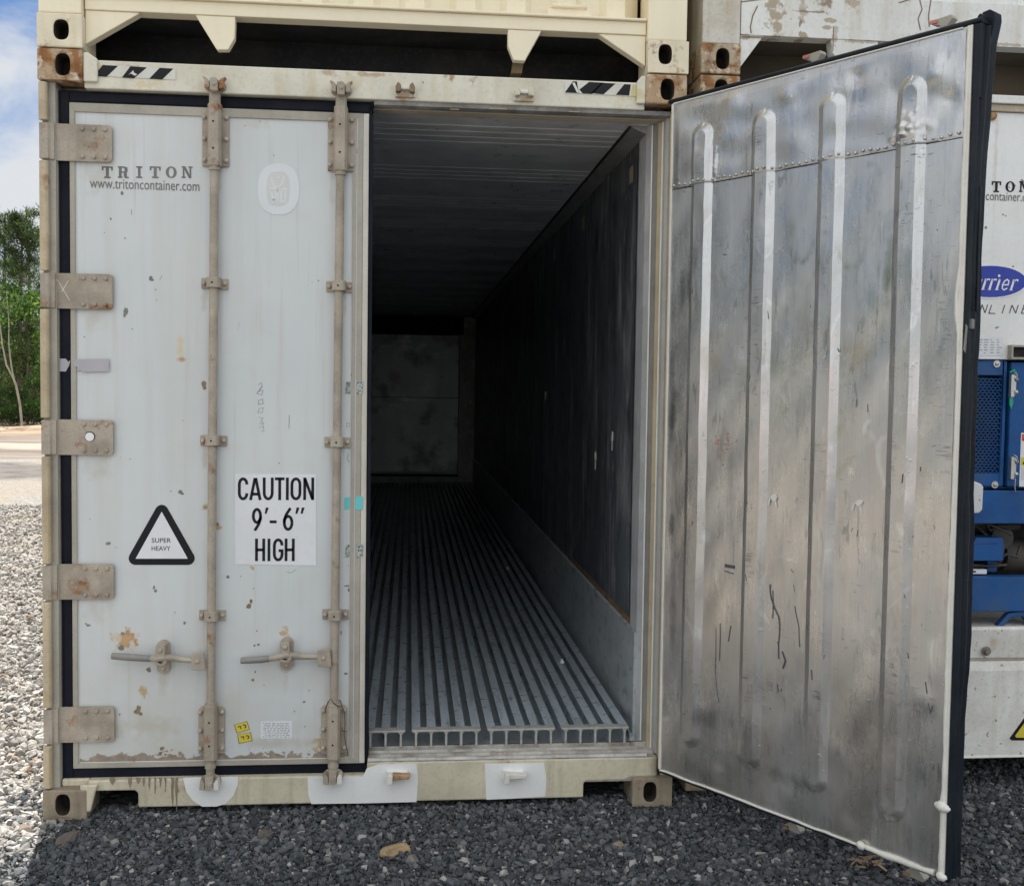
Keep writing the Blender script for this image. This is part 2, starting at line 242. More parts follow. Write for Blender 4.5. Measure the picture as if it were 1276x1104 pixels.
def steel_material():
    k = NT('scuffed_stainless_sheet')
    c = k.mix((0.47, 0.475, 0.48), (0.62, 0.62, 0.615), k.noise(4.0, 5, 0.3, 0.7, stretch=(1, 1, .4)))
    c = k.mix(c, (0.70, 0.70, 0.70), k.math('MULTIPLY', k.noise(120, 3, .48, .75, stretch=(1, 1, .02)), .25)); c = k.mix(c, (0.30, 0.30, 0.31), k.math('MULTIPLY', k.noise(150, 3, .52, .78, stretch=(1, 1, .015), off=(3, 1, 2)), .22))
    z = k.sep()[2]
    # dark scuffs, rubbed marks and rub-throughs, with one painted ground reflection
    c = k.mix(c, (0.16, 0.16, 0.165), k.math('MULTIPLY', k.noise(9, 8, 0.60, 0.70, stretch=(1, 1, 0.35), rough=0.7, off=(4, 0, 0)), 0.45))
    c = k.mix(c, (0.13, 0.13, 0.14), k.math('MULTIPLY', k.noise(60, 4, 0.60, 0.70, stretch=(0.4, 1, 1.4), rough=0.6), k.noise(3.1, 3, 0.50, 0.64, off=(2, 0, 7))))
    c = k.mix(c, (0.66, 0.57, 0.48), k.math('MULTIPLY', k.math('MULTIPLY', k.noise(2.6, 4, 0.32, 0.68, stretch=(1.6, 1, 0.5), off=(8, 0, 1)), k.math('ADD', k.rng(z, 1.8, 1.1), 0.12)), 0.48))  # beige low down: the sunlit ground's reflection painted into the colour
    c = k.mix(c, (0.36, 0.38, 0.31), k.math('MULTIPLY', k.noise(4.5, 3, 0.60, 0.72, dist=1.2, off=(1, 0, 4)), 0.45))
    c = k.mix(c, (0.78, 0.79, 0.80), k.math('MULTIPLY', k.noise(7, 3, 0.62, 0.72, dist=2.2, off=(5, 0, 9), stretch=(1, 1, 0.6)), 0.55))
    c = k.mix(c, (0.62, 0.25, 0.20), k.math('MULTIPLY', k.blob((0.292, 0, 1.473), (0.07, 0.3, 0.05), 0.3, 0.3), k.noise(70, 3, 0.55, 0.6, stretch=(0.6, 1, 1.5))))
    def ring(s0, z0, rs, rz, wd, col, a, side=None):
        v = k.n('ShaderNodeVectorMath'); v.operation = 'SUBTRACT'; k.l(k.co, v.inputs[0]); v.inputs[1].default_value = (s0, 0, z0)
        d = k.n('ShaderNodeVectorMath'); d.operation = 'DIVIDE'; k.l(v.outputs[0], d.inputs[0]); d.inputs[1].default_value = (rs, .4, rz)
        ln = k.n('ShaderNodeVectorMath'); ln.operation = 'LENGTH'; k.l(d.outputs[0], ln.inputs[0])
        f = k.rng(k.math('ABSOLUTE', k.math('ADD', k.math('SUBTRACT', ln.outputs['Value'], 1.0), k.noise(9, 3, .3, .7, to=(-.12, .12)))), wd, wd*.2)
        f = k.math('MULTIPLY', k.math('MULTIPLY', f, k.noise(6, 4, .44, .58, off=(s0*9, 0, z0*5))), k.noise(45, 3, .36, .60, stretch=(1, 1, .35)))
        if side is not None: sp_ = k.n('ShaderNodeSeparateXYZ'); k.l(d.outputs[0], sp_.inputs[0]); f = k.math('MULTIPLY', f, k.rng(sp_.outputs[2], side, side-.6))
        return k.mix(c, col, k.math('MULTIPLY', f, a))
    c = k.mix(c, (0.74, 0.74, 0.745), k.math('MULTIPLY', k.math('MULTIPLY', k.noise(24, 4, .58, .64, dist=2.5, stretch=(1, 1, .4)), k.noise(3, 3, .45, .6, off=(7, 7, 1))), .34))
    c = k.mix(c, (0.20, 0.20, 0.205), k.math('MULTIPLY', k.math('MULTIPLY', k.noise(30, 5, .60, .65, dist=1.8, stretch=(1, 1, .18), off=(3, 5, 8)), k.noise(2.4, 3, .45, .6, off=(1, 7, 6))), .5))
    LT, GN, DK = (0.74, 0.75, 0.76), (0.27, 0.30, 0.22), (0.20, 0.20, 0.21)
    for args in RINGS: c = ring(*args)
    for s0, z0, rs, rz, col, a in SMEARS_AND_LIT: c = k.mix(c, col, k.math('MULTIPLY', k.blob((s0, 0, z0), (rs, .4, rz), .7, .9, 14), a))
    hatch = k.math('MULTIPLY', k.noise(95, 3, .47, .62, stretch=(.14, 1, 2.2)), k.noise(30, 4, .42, .58, off=(2, 2, 2)))
    for s0, z0, rs, rz in HATCHES: c = k.mix(c, (0.12, 0.12, 0.125), k.math('MULTIPLY', k.math('MULTIPLY', k.blob((s0, 0, z0), (rs*1.15, .4, rz), .8, .8, 30), hatch), .70))
    rough = k.math('ADD', k.noise(6, 6, 0.3, 0.7, stretch=(1, 1, .6), to=(0.20, 0.38)), k.noise(70, 4, 0.3, 0.7, stretch=(1, 1, 0.06), to=(-0.03, 0.05)))
    k.bump(k.noise(6, 4, 0.2, 0.8, stretch=(1, 1, .6)), 0.12, 0.010); k.bump(k.noise(20, 4, 0.2, 0.8, stretch=(1, 1, 0.5)), 0.07, 0.005); k.bump(k.noise(170, 3, 0.2, 0.8, stretch=(1, 1, 0.03)), 0.03, 0.002); k.bump(k.noise(40, 3, .64, .74), .16, .003)
    return k.done(c, rough, k.noise(5, 6, .35, .65, stretch=(1, 1, .5), off=(4, 4, 4), to=(.70, .88)))
M['steel'] = steel_material()

def metal(name, base, rough, metalness=0.8, scuff=0.4, scuffc=(0.5, 0.48, 0.45), stretch=(1, 1, 1), scale=6, dark=.5):
    k = NT(name); c = k.mix(tuple(q*0.8 for q in base), base, k.noise(scale, 5, 0.35, 0.65, stretch=stretch))
    c = k.mix(c, scuffc, k.math('MULTIPLY', k.noise(scale*1.7, 7, 0.55, 0.72, stretch=stretch, off=(3, 7, 1), rough=0.65), scuff))
    c = k.mix(c, (0.05, 0.045, 0.04), k.math('MULTIPLY', k.noise(scale*2.9, 6, 0.55, 0.75, stretch=stretch, off=(9, 2, 6)), dark))
    k.bump(k.noise(scale*8, 4, 0.2, 0.8), 0.12, 0.003)
    return k.done(c, k.noise(scale*2, 4, 0.3, 0.7, to=(rough-0.08, rough+0.1)), metalness)
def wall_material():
    k = NT('interior_wall_steel'); c = k.mix((.075, .083, .098), (.15, .165, .185), k.noise(2.4, 6, .35, .65, stretch=(1, .5, .3)))  # bluish mix holds a painted skylight cast
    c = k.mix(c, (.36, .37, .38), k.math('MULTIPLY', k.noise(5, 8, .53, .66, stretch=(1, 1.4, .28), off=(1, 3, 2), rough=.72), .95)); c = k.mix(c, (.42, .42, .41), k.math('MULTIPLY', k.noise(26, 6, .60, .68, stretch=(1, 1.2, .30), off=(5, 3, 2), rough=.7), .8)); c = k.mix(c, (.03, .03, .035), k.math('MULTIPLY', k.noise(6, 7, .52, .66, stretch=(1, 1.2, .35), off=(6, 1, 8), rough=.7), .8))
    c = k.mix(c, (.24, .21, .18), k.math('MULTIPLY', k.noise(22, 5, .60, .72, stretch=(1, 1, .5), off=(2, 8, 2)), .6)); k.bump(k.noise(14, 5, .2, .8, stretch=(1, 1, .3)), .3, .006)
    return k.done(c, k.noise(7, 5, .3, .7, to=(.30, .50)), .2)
M['inwall'] = wall_material()
M['kick'] = metal('kick_plate_aluminium', (0.47, 0.50, 0.52), 0.42, 0.25, 0.35, (0.62, 0.62, 0.60), (1, .4, 1), 7, dark=.7)  # slightly blue base carries the skylight tint
M['ceil'] = metal('ceiling_aluminium', (0.86, 0.87, 0.88), 0.34, 0.1, 0.2, (0.70, 0.70, 0.69), dark=.08)
M['tfloor'] = metal('floor_aluminium', (0.56, 0.63, 0.69), 0.32, 0.3, 0.5, (0.72, 0.75, 0.78), (1, 0.15, 1), 12)  # blue of the entering skylight put into the metal colour
M['tend'] = metal('floor_cut_ends', (0.50, 0.49, 0.46), 0.5, 0.3, 0.5, (0.65, 0.62, 0.58), (1, 1, 1), 25)
def bulk_material():
    k = NT('bulkhead_aluminium'); c = k.mix((0.48, 0.49, 0.49), (0.68, 0.69, 0.68), k.noise(2.2, 6, .35, .65, stretch=(1, 1, .6)))
    for p0, r_, a_ in (((.10, 11.55, 2.28), (.34, .5, .16), .95), ((.25, 11.55, 2.17), (.40, .5, .05), .95), ((.1, 11.55, 1.50), (.34, .5, .10), .7), ((.0, 11.55, 1.62), (.2, .5, .10), .4), ((.45, 11.55, 1.7), (.12, .5, .3), .4)):
        c = k.mix(c, (.95, .93, .88), k.math('MULTIPLY', k.math('MULTIPLY', k.blob(p0, r_, .9, .7, 6), k.noise(9, 6, .42, .60, stretch=(.5, 1, 1.4), rough=.7)), a_))
    c = k.mix(c, (.12, .11, .10), k.math('MULTIPLY', k.noise(3.2, 6, .52, .66, off=(4, 4, 1)), .7)); c = k.mix(c, (.30, .15, .10), k.math('MULTIPLY', k.blob((-.05, 11.55, 1.85), (.10, .5, .22), .8, .8, 8), .5))
    return k.done(c, .42, .2)
M['bulk'] = bulk_material()
M['galv'] = metal('scuffed_corner_strip', (0.42, 0.41, 0.38), 0.55, 0.3, 0.7, (0.75, 0.70, 0.62), (1, 1, 0.5), 9)

# ------------------------------------------------------------------ mesh helpers
WLOC = {}
class MB:
    def __init__(s): s.v, s.f, s.m, s.s = [], [], [], []; s.T = None
    def add(s, vs, fs, m=0, sm=False):
        o = len(s.v)
        s.v += [s.T(*p) for p in vs] if s.T else [tuple(p) for p in vs]
        for f in fs: s.f.append([i+o for i in f]); s.m.append(m); s.s.append(sm)
    def box(s, x0, x1, y0, y1, z0, z1, m=0):
        s.add([(x0, y0, z0), (x1, y0, z0), (x1, y1, z0), (x0, y1, z0), (x0, y0, z1), (x1, y0, z1), (x1, y1, z1), (x0, y1, z1)],
              [(0, 3, 2, 1), (4, 5, 6, 7), (0, 1, 5, 4), (1, 2, 6, 5), (2, 3, 7, 6), (3, 0, 4, 7)], m)
    def prism(s, poly, c0, c1, axis='y', m=0):
        a = sum(poly[i-1][0]*poly[i][1]-poly[i][0]*poly[i-1][1] for i in range(len(poly)))
        if a < 0: poly = poly[::-1]
        def P(u, v, c): return (u, c, v) if axis == 'y' else ((c, u, v) if axis == 'x' else (u, v, c))
        n = len(poly); vs = [P(u, v, c0) for u, v in poly]+[P(u, v, c1) for u, v in poly]
        fl = axis == 'y'
        front, back = list(range(n)), list(range(2*n-1, n-1, -1))
        fs = [front, back] if fl else [front[::-1], back[::-1]]
        for i in range(n):
            j = (i+1) % n; q = (i, i+n, j+n, j); fs.append(q if fl else q[::-1])
        s.add(vs, fs, m)
    def cyl(s, p0, p1, r0, r1=None, n=12, m=0, caps=True, sm=True):
        r1 = r0 if r1 is None else r1
        a, b = Vector(p0), Vector(p1); d = (b-a).normalized(); u = d.orthogonal().normalized(); w_ = d.cross(u)
        vs = [];
        for c, r in ((a, r0), (b, r1)):
            for i in range(n):
                t = 2*PI*i/n; vs.append(tuple(c+u*(r*math.cos(t))+w_*(r*math.sin(t))))
        s.add(vs, [(i, (i+1) % n, n+(i+1) % n, n+i) for i in range(n)], m, sm)
        if caps:
            s.add(vs[:n], [list(range(n-1, -1, -1))], m); s.add(vs[n:], [list(range(n))], m)
    def tube(s, pts, rad, n=8, m=0):
        if isinstance(rad, (int, float)): rad = [rad]*len(pts)
        P = [Vector(p) for p in pts]; rings = []
        up = None
        for i, p in enumerate(P):
            d = (P[min(i+1, len(P)-1)]-P[max(i-1, 0)]).normalized()
            u = d.orthogonal().normalized() if up is None else (up-d*up.dot(d)).normalized()
            up = u; w_ = d.cross(u)
            rings += [tuple(p+u*(rad[i]*math.cos(2*PI*k/n))+w_*(rad[i]*math.sin(2*PI*k/n))) for k in range(n)]
        fs = []
        for i in range(len(P)-1):
            for k in range(n):
                fs.append((i*n+k, i*n+(k+1) % n, (i+1)*n+(k+1) % n, (i+1)*n+k))
        s.add(rings, fs, m, True)
        s.add(rings[:n], [list(range(n-1, -1, -1))], m); s.add(rings[-n:], [list(range(n))], m)
    def dome(s, x, y, z, r, h, m=0, n=10):
        """bolt head or rivet facing -y"""
        vs = []
        for rr, hh in ((r, 0), (r, h*0.45), (r*0.72, h*0.9)):
            vs += [(x+rr*math.cos(2*PI*i/n), y-hh, z+rr*math.sin(2*PI*i/n)) for i in range(n)]
        vs.append((x, y-h, z)); fs = []
        for k in range(2):
            for i in range(n): fs.append((k*n+i, k*n+(i+1) % n, (k+1)*n+(i+1) % n, (k+1)*n+i))
        fs += [(2*n+i, 2*n+(i+1) % n, 3*n) for i in range(n)]
        s.add(vs, fs, m, True)
    def stroke(s, pts, wd, y0, y1, m=0, closed=False):
        """a pen line of width wd in the x-z plane, y0 (front) to y1 thick"""
        P = [Vector((a, b)) for a, b in pts]; n = len(P); Lf, Rt = [], []
        for i in range(n):
            a = P[i-1] if (i or closed) else P[i]; b = P[(i+1) % n] if (i < n-1 or closed) else P[i]
            d0 = (P[i]-a); d1 = (b-P[i])
            if d0.length < 1e-9: d0 = d1
            if d1.length < 1e-9: d1 = d0
            d0.normalize(); d1.normalize(); n0 = Vector((-d0.y, d0.x)); n1 = Vector((-d1.y, d1.x)); mt = n0+n1
            if mt.length < 1e-6: mt = n0
            mt.normalize(); k = min(2.2, 1/max(0.3, mt.dot(n0)))
            Lf.append(P[i]+mt*(wd/2*k)); Rt.append(P[i]-mt*(wd/2*k))
        vs = [(p.x, y0, p.y) for p in Lf]+[(p.x, y0, p.y) for p in Rt]+[(p.x, y1, p.y) for p in Lf]+[(p.x, y1, p.y) for p in Rt]
        fs = []
        for i in range(n if closed else n-1):
            j = (i+1) % n
            fs += [(i, n+i, n+j, j), (2*n+i, i, j, 2*n+j), (n+i, 3*n+i, 3*n+j, n+j)]
        if not closed: fs += [(0, 2*n, 3*n, n), (n-1, 2*n-1, 4*n-1, 3*n-1)]
        s.add(vs, fs, m)
    def blobpoly(s, x, z, rx, rz, y0, y1, m=0, n=13, jag=0.45, seed=None):
        R_ = random.Random(seed if seed is not None else int(x*7919+z*104729))
        s.prism([(x+rx*math.cos(2*PI*i/n)*(1-jag*R_.random()), z+rz*math.sin(2*PI*i/n)*(1-jag*R_.random())) for i in range(n)], y0, y1, 'y', m)
    def holeplate(s, x0, x1, y0, y1, z0, z1, hx, hz, hw, hh, depth=0.09, m=0, mh=1):
        """block with a slotted hole in its front face"""
        cx, cz = hx, hz; A = [2*PI*i/24 for i in range(24)]
        A += [math.atan2(b-cz, a-cx) % (2*PI) for a in (x0, x1) for b in (z0, z1)]; A = sorted(A)
        hole, rect = [], []
        for t in A:
            c, q = math.cos(t), math.sin(t)
            p = 2.8; rr = (abs(c/(hw/2))**p+abs(q/(hh/2))**p)**(-1/p); hole.append((cx+rr*c, cz+rr*q))
            k = min(((x1-cx)/c if c > 1e-9 else ((x0-cx)/c if c < -1e-9 else 1e9)), ((z1-cz)/q if q > 1e-9 else ((z0-cz)/q if q < -1e-9 else 1e9)))
            rect.append((cx+k*c, cz+k*q))
        n = len(A)
        vs = [(a, y0, b) for a, b in rect]+[(a, y0, b) for a, b in hole]+[(a, y1, b) for a, b in rect]+[(a, y0+depth, b) for a, b in hole]
        fs = []; f2 = []
        for i in range(n):
            j = (i+1) % n
            fs.append((i, j, n+j, n+i)); fs.append((j, i, 2*n+i, 2*n+j)); f2.append((n+i, n+j, 3*n+j, 3*n+i))
        fs.append(list(range(2*n, 3*n)))
        o = len(s.v); s.add(vs, fs, m)
        for f in f2: s.f.append([i+o for i in f]); s.m.append(mh); s.s.append(True)
        s.f.append([i+o for i in range(3*n, 4*n)]); s.m.append(mh); s.s.append(False)
    def mesh(s, me, fn, m=0):
        s.add([fn(*v.co) for v in me.vertices], [list(p.vertices) for p in me.polygons], m)
    def build(s, name, mats, parent=None, local=False, bevel=0.0, seg=2, loc=None, normals=True):
        o0 = loc if loc is not None else ((0, 0, 0) if local or parent is None else WLOC.get(parent.name, (0, 0, 0)))
        me = bpy.data.meshes.new(name)
        me.from_pydata([(x-o0[0], y-o0[1], z-o0[2]) for x, y, z in s.v], [], s.f)
        mats = mats if isinstance(mats, (list, tuple)) else [mats]
        for q in mats: me.materials.append(M[q] if isinstance(q, str) else q)
        me.polygons.foreach_set('material_index', s.m); me.polygons.foreach_set('use_smooth', s.s)
        if normals:
            bm = bmesh.new(); bm.from_mesh(me); bmesh.ops.remove_doubles(bm, verts=bm.verts, dist=1e-6) if bevel else None
            bmesh.ops.recalc_face_normals(bm, faces=bm.faces); bm.to_mesh(me); bm.free()
        ob = bpy.data.objects.new(name, me); COL.objects.link(ob)
        if parent is not None: ob.parent = parent; WLOC[ob.name] = o0
        else: ob.location = o0; WLOC[ob.name] = o0
        if bevel:
            b = ob.modifiers.new('bevel', 'BEVEL'); b.width = bevel; b.segments = seg; b.limit_method = 'ANGLE'; b.angle_limit = math.radians(40)
        return ob
def thing(name, label, cat, loc=(0, 0, 0), group=None):
    o = bpy.data.objects.new(name, None); COL.objects.link(o); o.location = loc; WLOC[o.name] = tuple(loc)
    o.empty_display_size = 0.2; return tag(o, label, cat, group)
def tag(o, label=None, cat=None, group=None, kind=None):
    if label: o['label'] = label
    if cat: o['category'] = cat
    if group: o['group'] = group
    if kind: o['kind'] = kind
    return o
def npmesh(name, V, F, mats, smooth=False, mi=None):
    me = bpy.data.meshes.new(name); V = np.asarray(V, np.float32); F = np.asarray(F, np.int32); k = F.shape[1]
    me.vertices.add(len(V)); me.vertices.foreach_set('co', V.ravel())
    me.loops.add(F.size); me.loops.foreach_set('vertex_index', F.ravel())
    me.polygons.add(len(F)); me.polygons.foreach_set('loop_start', np.arange(0, F.size, k, dtype=np.int32))
    me.polygons.foreach_set('loop_total', np.full(len(F), k, np.int32))
    for q in mats: me.materials.append(q)
    if mi is not None: me.polygons.foreach_set('material_index', np.asarray(mi, np.int32))
    me.polygons.foreach_set('use_smooth', np.full(len(F), smooth)); me.update(calc_edges=True)
    return me
def text_mesh(body, size, spacing=1.0, shear=0.0, offset=0.0, align='LEFT'):
    c = bpy.data.curves.new('lettering_curve', 'FONT'); c.body = body; c.size = size; c.space_character = spacing; c.shear = shear; c.offset = offset
    c.align_x = align; c.extrude = 0.0; c.resolution_u = 3
    o = bpy.data.objects.new('lettering_tmp', c); COL.objects.link(o)
    me = bpy.data.meshes.new_from_object(o.evaluated_get(bpy.context.evaluated_depsgraph_get()))
    bpy.data.objects.remove(o); bpy.data.curves.remove(c); return me
def put_text(mb, body, px0, px1, pyb, Y, h, m=0, shear=0.0, offset=0.0, spacing=1.0, rot=0.0, th=0.0008):
    """flat lettering from pixel px0 to px1 with its baseline at pyb (height h metres)"""
    a, b = at(px0, pyb, Y), at(px1, pyb, Y)
    me = text_mesh(body, 1.0, spacing, shear, offset); xs = [v.co.x for v in me.vertices]; ys = [v.co.y for v in me.vertices]
    kx = (b[0]-a[0])/(max(xs)-min(xs)); kz = h/(max(ys)-min(ys)); x00, y00 = min(xs), min(ys)
    fn = lambda x, y, z: (a[0]+(x-x00)*kx, Y-th, a[2]+(y-y00)*kz)
    mb.mesh(me, fn, m); bpy.data.meshes.remove(me)

def arc(cx, cz, rx, rz, a0, a1, n=9): return [(cx+rx*math.cos(math.radians(a0+(a1-a0)*i/(n-1))), cz+rz*math.sin(math.radians(a0+(a1-a0)*i/(n-1)))) for i in range(n)]
GL = {
 'C': [arc(.5, .72, .5, .28, 0, 180)+arc(.5, .28, .5, .28, 180, 360)],
 'A': [[(0, 0), (.46, 1)], [(.54, 1), (1, 0)], [(.17, .27), (.83, .27)]],
 'U': [[(0, 1)]+arc(.5, .28, .5, .28, 180, 360)+[(1, 1)]],
 'T': [[(0, 1), (1, 1)], [(.5, 1), (.5, 0)]], 'I': [[(.5, 0), (.5, 1)]],
 'O': [arc(.5, .72, .5, .28, 0, 180)+arc(.5, .28, .5, .28, 180, 360)+[(1, .72)]],
 'N': [[(0, 0), (0, 1)], [(.03, .95), (.97, .05)], [(1, 0), (1, 1)]], 'H': [[(0, 0), (0, 1)], [(1, 0), (1, 1)], [(0, .5), (1, .5)]],
 'G': [arc(.5, .72, .5, .28, 0, 180)+arc(.5, .28, .5, .28, 180, 360)+[(1, .46), (.55, .46)]],
 '9': [arc(.5, .69, .5, .31, 0, 360, 17), [(1, .69), (1, .55), (.75, .3), (.2, 0)]],
 '6': [arc(.5, .31, .5, .31, 0, 360, 17), [(0, .31), (0, .45), (.25, .7), (.8, 1)]],
 "'": [[(.8, 1), (.35, .74)]], '"': [[(.4, 1), (.05, .74)], [(.95, 1), (.6, .74)]], '-': [[(0, .42), (1, .42)]],
 'P': [[(0, 0), (0, 1), (.6, 1)]+arc(.6, .74, .4, .26, 90, -90)+[(0, .48)]], 'E': [[(1, 0), (0, 0), (0, 1), (1, 1)], [(0, .5), (.85, .5)]],
 'S': [arc(.5, .75, .5, .25, 20, 200)+arc(.5, .25, .5, .25, 90, -160)], 'R': [[(0, 0), (0, 1), (.6, 1)]+arc(.6, .74, .4, .26, 90, -90)+[(0, .48)], [(.5, .48), (1, 0)]],
 'V': [[(0, 1), (.5, 0), (1, 1)]], 'Y': [[(0, 1), (.5, .5), (1, 1)], [(.5, .5), (.5, 0)]], 'L': [[(0, 1), (0, 0), (1, 0)]],
}
def letters(mb, seq, Y, wd, m=0, th=0.0008, slant=0.0):
    """seq: (char, px_left, px_right, py_top, py_bottom)"""
    for ch, l, r, t, b in seq:
        x0, z0 = ax(l, b, Y), az(l, b, Y); x1, z1 = ax(r, b, Y), az(l, t, Y)
        for st in GL[ch]: mb.stroke([(x0+(x1-x0)*u+slant*v*(z1-z0), z0+(z1-z0)*v) for u, v in st], wd, Y-th, Y, m)
SER = {  # slab-serif capitals, stencil-like, in a unit box
 'T': [(0, .88, 1, 1), (0, .66, .14, .9), (.86, .66, 1, .9), (.37, 0, .63, .9), (.2, 0, .8, .12)],
 'R': [(0, 0, .42, .12), (.1, 0, .34, 1), (0, .88, .7, 1), (.3, .46, .7, .57), (.62, .52, .88, .93), (.55, .1, .82, .5), (.62, 0, 1, .12)],
 'I': [(0, 0, 1, .12), (.3, 0, .7, 1), (0, .88, 1, 1)],
 'N': [(0, 0, .36, .12), (.1, 0, .24, 1), (0, .88, .3, 1), (.72, 0, .86, 1), (.62, .88, 1, 1)],
}
def serif(mb, word, l, r, t, b, Y, m=0, th=0.0008):
    n = len(word); wd = {'I': 0.55}; 
    pitch = (r-l)/(n-0.32)
    for i, ch in enumerate(word):
        cw = pitch*0.68*wd.get(ch, 1.0); lx = l+i*pitch+(pitch*0.68-cw)/2
        x0, x1 = ax(lx, b, Y), ax(lx+cw, b, Y); z0, z1 = az(lx, b, Y), az(lx, t, Y); q = lambda u, v: (x0+(x1-x0)*u, z0+(z1-z0)*v)
        if ch == 'O':
            ou, inn = arc(.5, .5, .5, .5, 0, 360, 25), arc(.5, .5, .24, .40, 0, 360, 25)
            for k in range(24): mb.prism([q(*ou[k]), q(*ou[k+1]), q(*inn[k+1]), q(*inn[k])], Y-th, Y, 'y', m)
            continue
        for j, (u0, v0, u1, v1) in enumerate(SER[ch]):
            a, c = q(u0, v0), q(u1, v1); mb.box(a[0], c[0], Y-th-0.00003*j, Y, a[1], c[1], m)
        if ch == 'N': mb.prism([q(.1, 1), q(.34, 1), q(.86, 0), q(.66, 0)], Y-th-0.0002, Y, 'y', m)

def casting(parent, x0, x1, y0, z0, z1, mat, hx=None, hz=None, d=0.178, name='corner_casting', hw=0.052, hh=0.079):
    b = MB(); b.holeplate(x0, x1, y0, y0+d, z0, z1, hx or (x0+x1)/2, hz or (z0+z1)/2, hw, hh)
    return b.build(name, [mat, 'cavity'], parent, bevel=0.006, seg=2)

# ------------------------------------------------------------------ ground
def ground_material():
    k = NT('yard_ground'); x, y, z = k.sep()[:3]
    vor = k.n('ShaderNodeTexVoronoi'); vor.inputs['Scale'].default_value = 38; k.l(k.co, vor.inputs['Vector'])
    hs = k.n('ShaderNodeSeparateColor'); k.l(vor.outputs['Color'], hs.inputs[0]); rv = hs.outputs[0]
    darkc = k.mix((0.045, 0.049, 0.054), (0.115, 0.118, 0.122), rv); darkc = k.mix(darkc, (0.15, 0.145, 0.14), k.math('MULTIPLY', k.noise(2.2, 5, .48, .62), .6))
    palec = k.mix((0.16, 0.152, 0.14), (0.36, 0.34, 0.31), rv)
    palec = k.mix(palec, (0.29, 0.24, 0.18), k.math('MULTIPLY', k.noise(0.9, 4, 0.45, 0.6), 0.6))
    edge = k.math('ADD', x, k.noise(1.7, 5, 0.3, 0.7, to=(-0.25, 0.25)))
    c = k.mix(palec, darkc, k.rng(edge, -1.38, -1.20))
    yy = k.math('ADD', y, k.noise(0.35, 6, 0.25, 0.75, to=(-1.1, 1.1)))
    far = k.math('MULTIPLY', k.rng(x, -1.0, -2.0), k.math('MULTIPLY', k.rng(yy, 14.6, 15.4), k.rng(yy, 19.8, 19.0)))
    c = k.mix(c, k.mix((0.10, 0.092, 0.085), (0.19, 0.17, 0.155), k.noise(6, 6, 0.4, 0.6, stretch=(0.4, 1, 1))), far)
    f2 = k.rng(yy, 20.6, 22.2); c = k.mix(c, k.mix((0.13, 0.11, 0.095), (0.25, 0.205, 0.165), k.noise(0.8, 7, 0.4, 0.6, stretch=(0.3, 1, 1))), f2)
    f3 = k.math('MULTIPLY', k.rng(yy, 24.4, 25.0), k.rng(yy, 27.6, 26.9)); c = k.mix(c, (0.34, 0.30, 0.25), f3)
    f4 = k.rng(yy, 31, 33); c = k.mix(c, k.mix((0.22, 0.155, 0.105), (0.33, 0.25, 0.18), k.noise(0.5, 6, 0.4, 0.6)), f4)
    k.bump(vor.outputs['Distance'], 0.9, 0.02); k.bump(k.noise(90, 5, 0.2, 0.8), 0.6, 0.01); k.bump(k.noise(3, 5, 0.2, 0.8), 0.5, 0.05)
    return k.done(c, 0.9, spec=0.25)
GM = ground_material()
g = MB(); xs = [-250, -60, -25, -12, -6, -3, 0, 3, 6, 12, 60, 250]
g.add([(a, b, 0) for b in xs for a in xs], [(i*12+j, i*12+j+1, (i+1)*12+j+1, (i+1)*12+j) for i in range(11) for j in range(11)])
gnd = g.build('ground', [GM], normals=False); tag(gnd, kind='structure')

def bank():
    k = NT('dirt_bank_soil'); c = k.mix((0.19, 0.13, 0.085), (0.40, 0.31, 0.22), k.noise(1.1, 7, 0.35, 0.65)); k.bump(k.noise(4, 6, 0.2, 0.8), 0.8, 0.08); m = k.done(c, 0.95, spec=0.2)
    nx, ny = 150, 12; V = []; F = []
    for i in range(nx):
        X = -70+i*0.5
        for j in range(ny):
            t = j/(ny-1); hgt = math.sin(PI*t)**1.3*(0.11+0.05*math.sin(X*0.7)+0.05*math.sin(X*2.3+1)+0.07*random.random()); V.append((X, 35.2+t*2.6+0.3*math.sin(X*0.4), hgt-0.03))
    for i in range(nx-1):
        for j in range(ny-1): a = i*ny+j; F.append((a, a+ny, a+ny+1, a+1))
    o = bpy.data.objects.new('dirt_bank', npmesh('dirt_bank', V, F, [m], True)); COL.objects.link(o); tag(o, kind='structure')
bank()

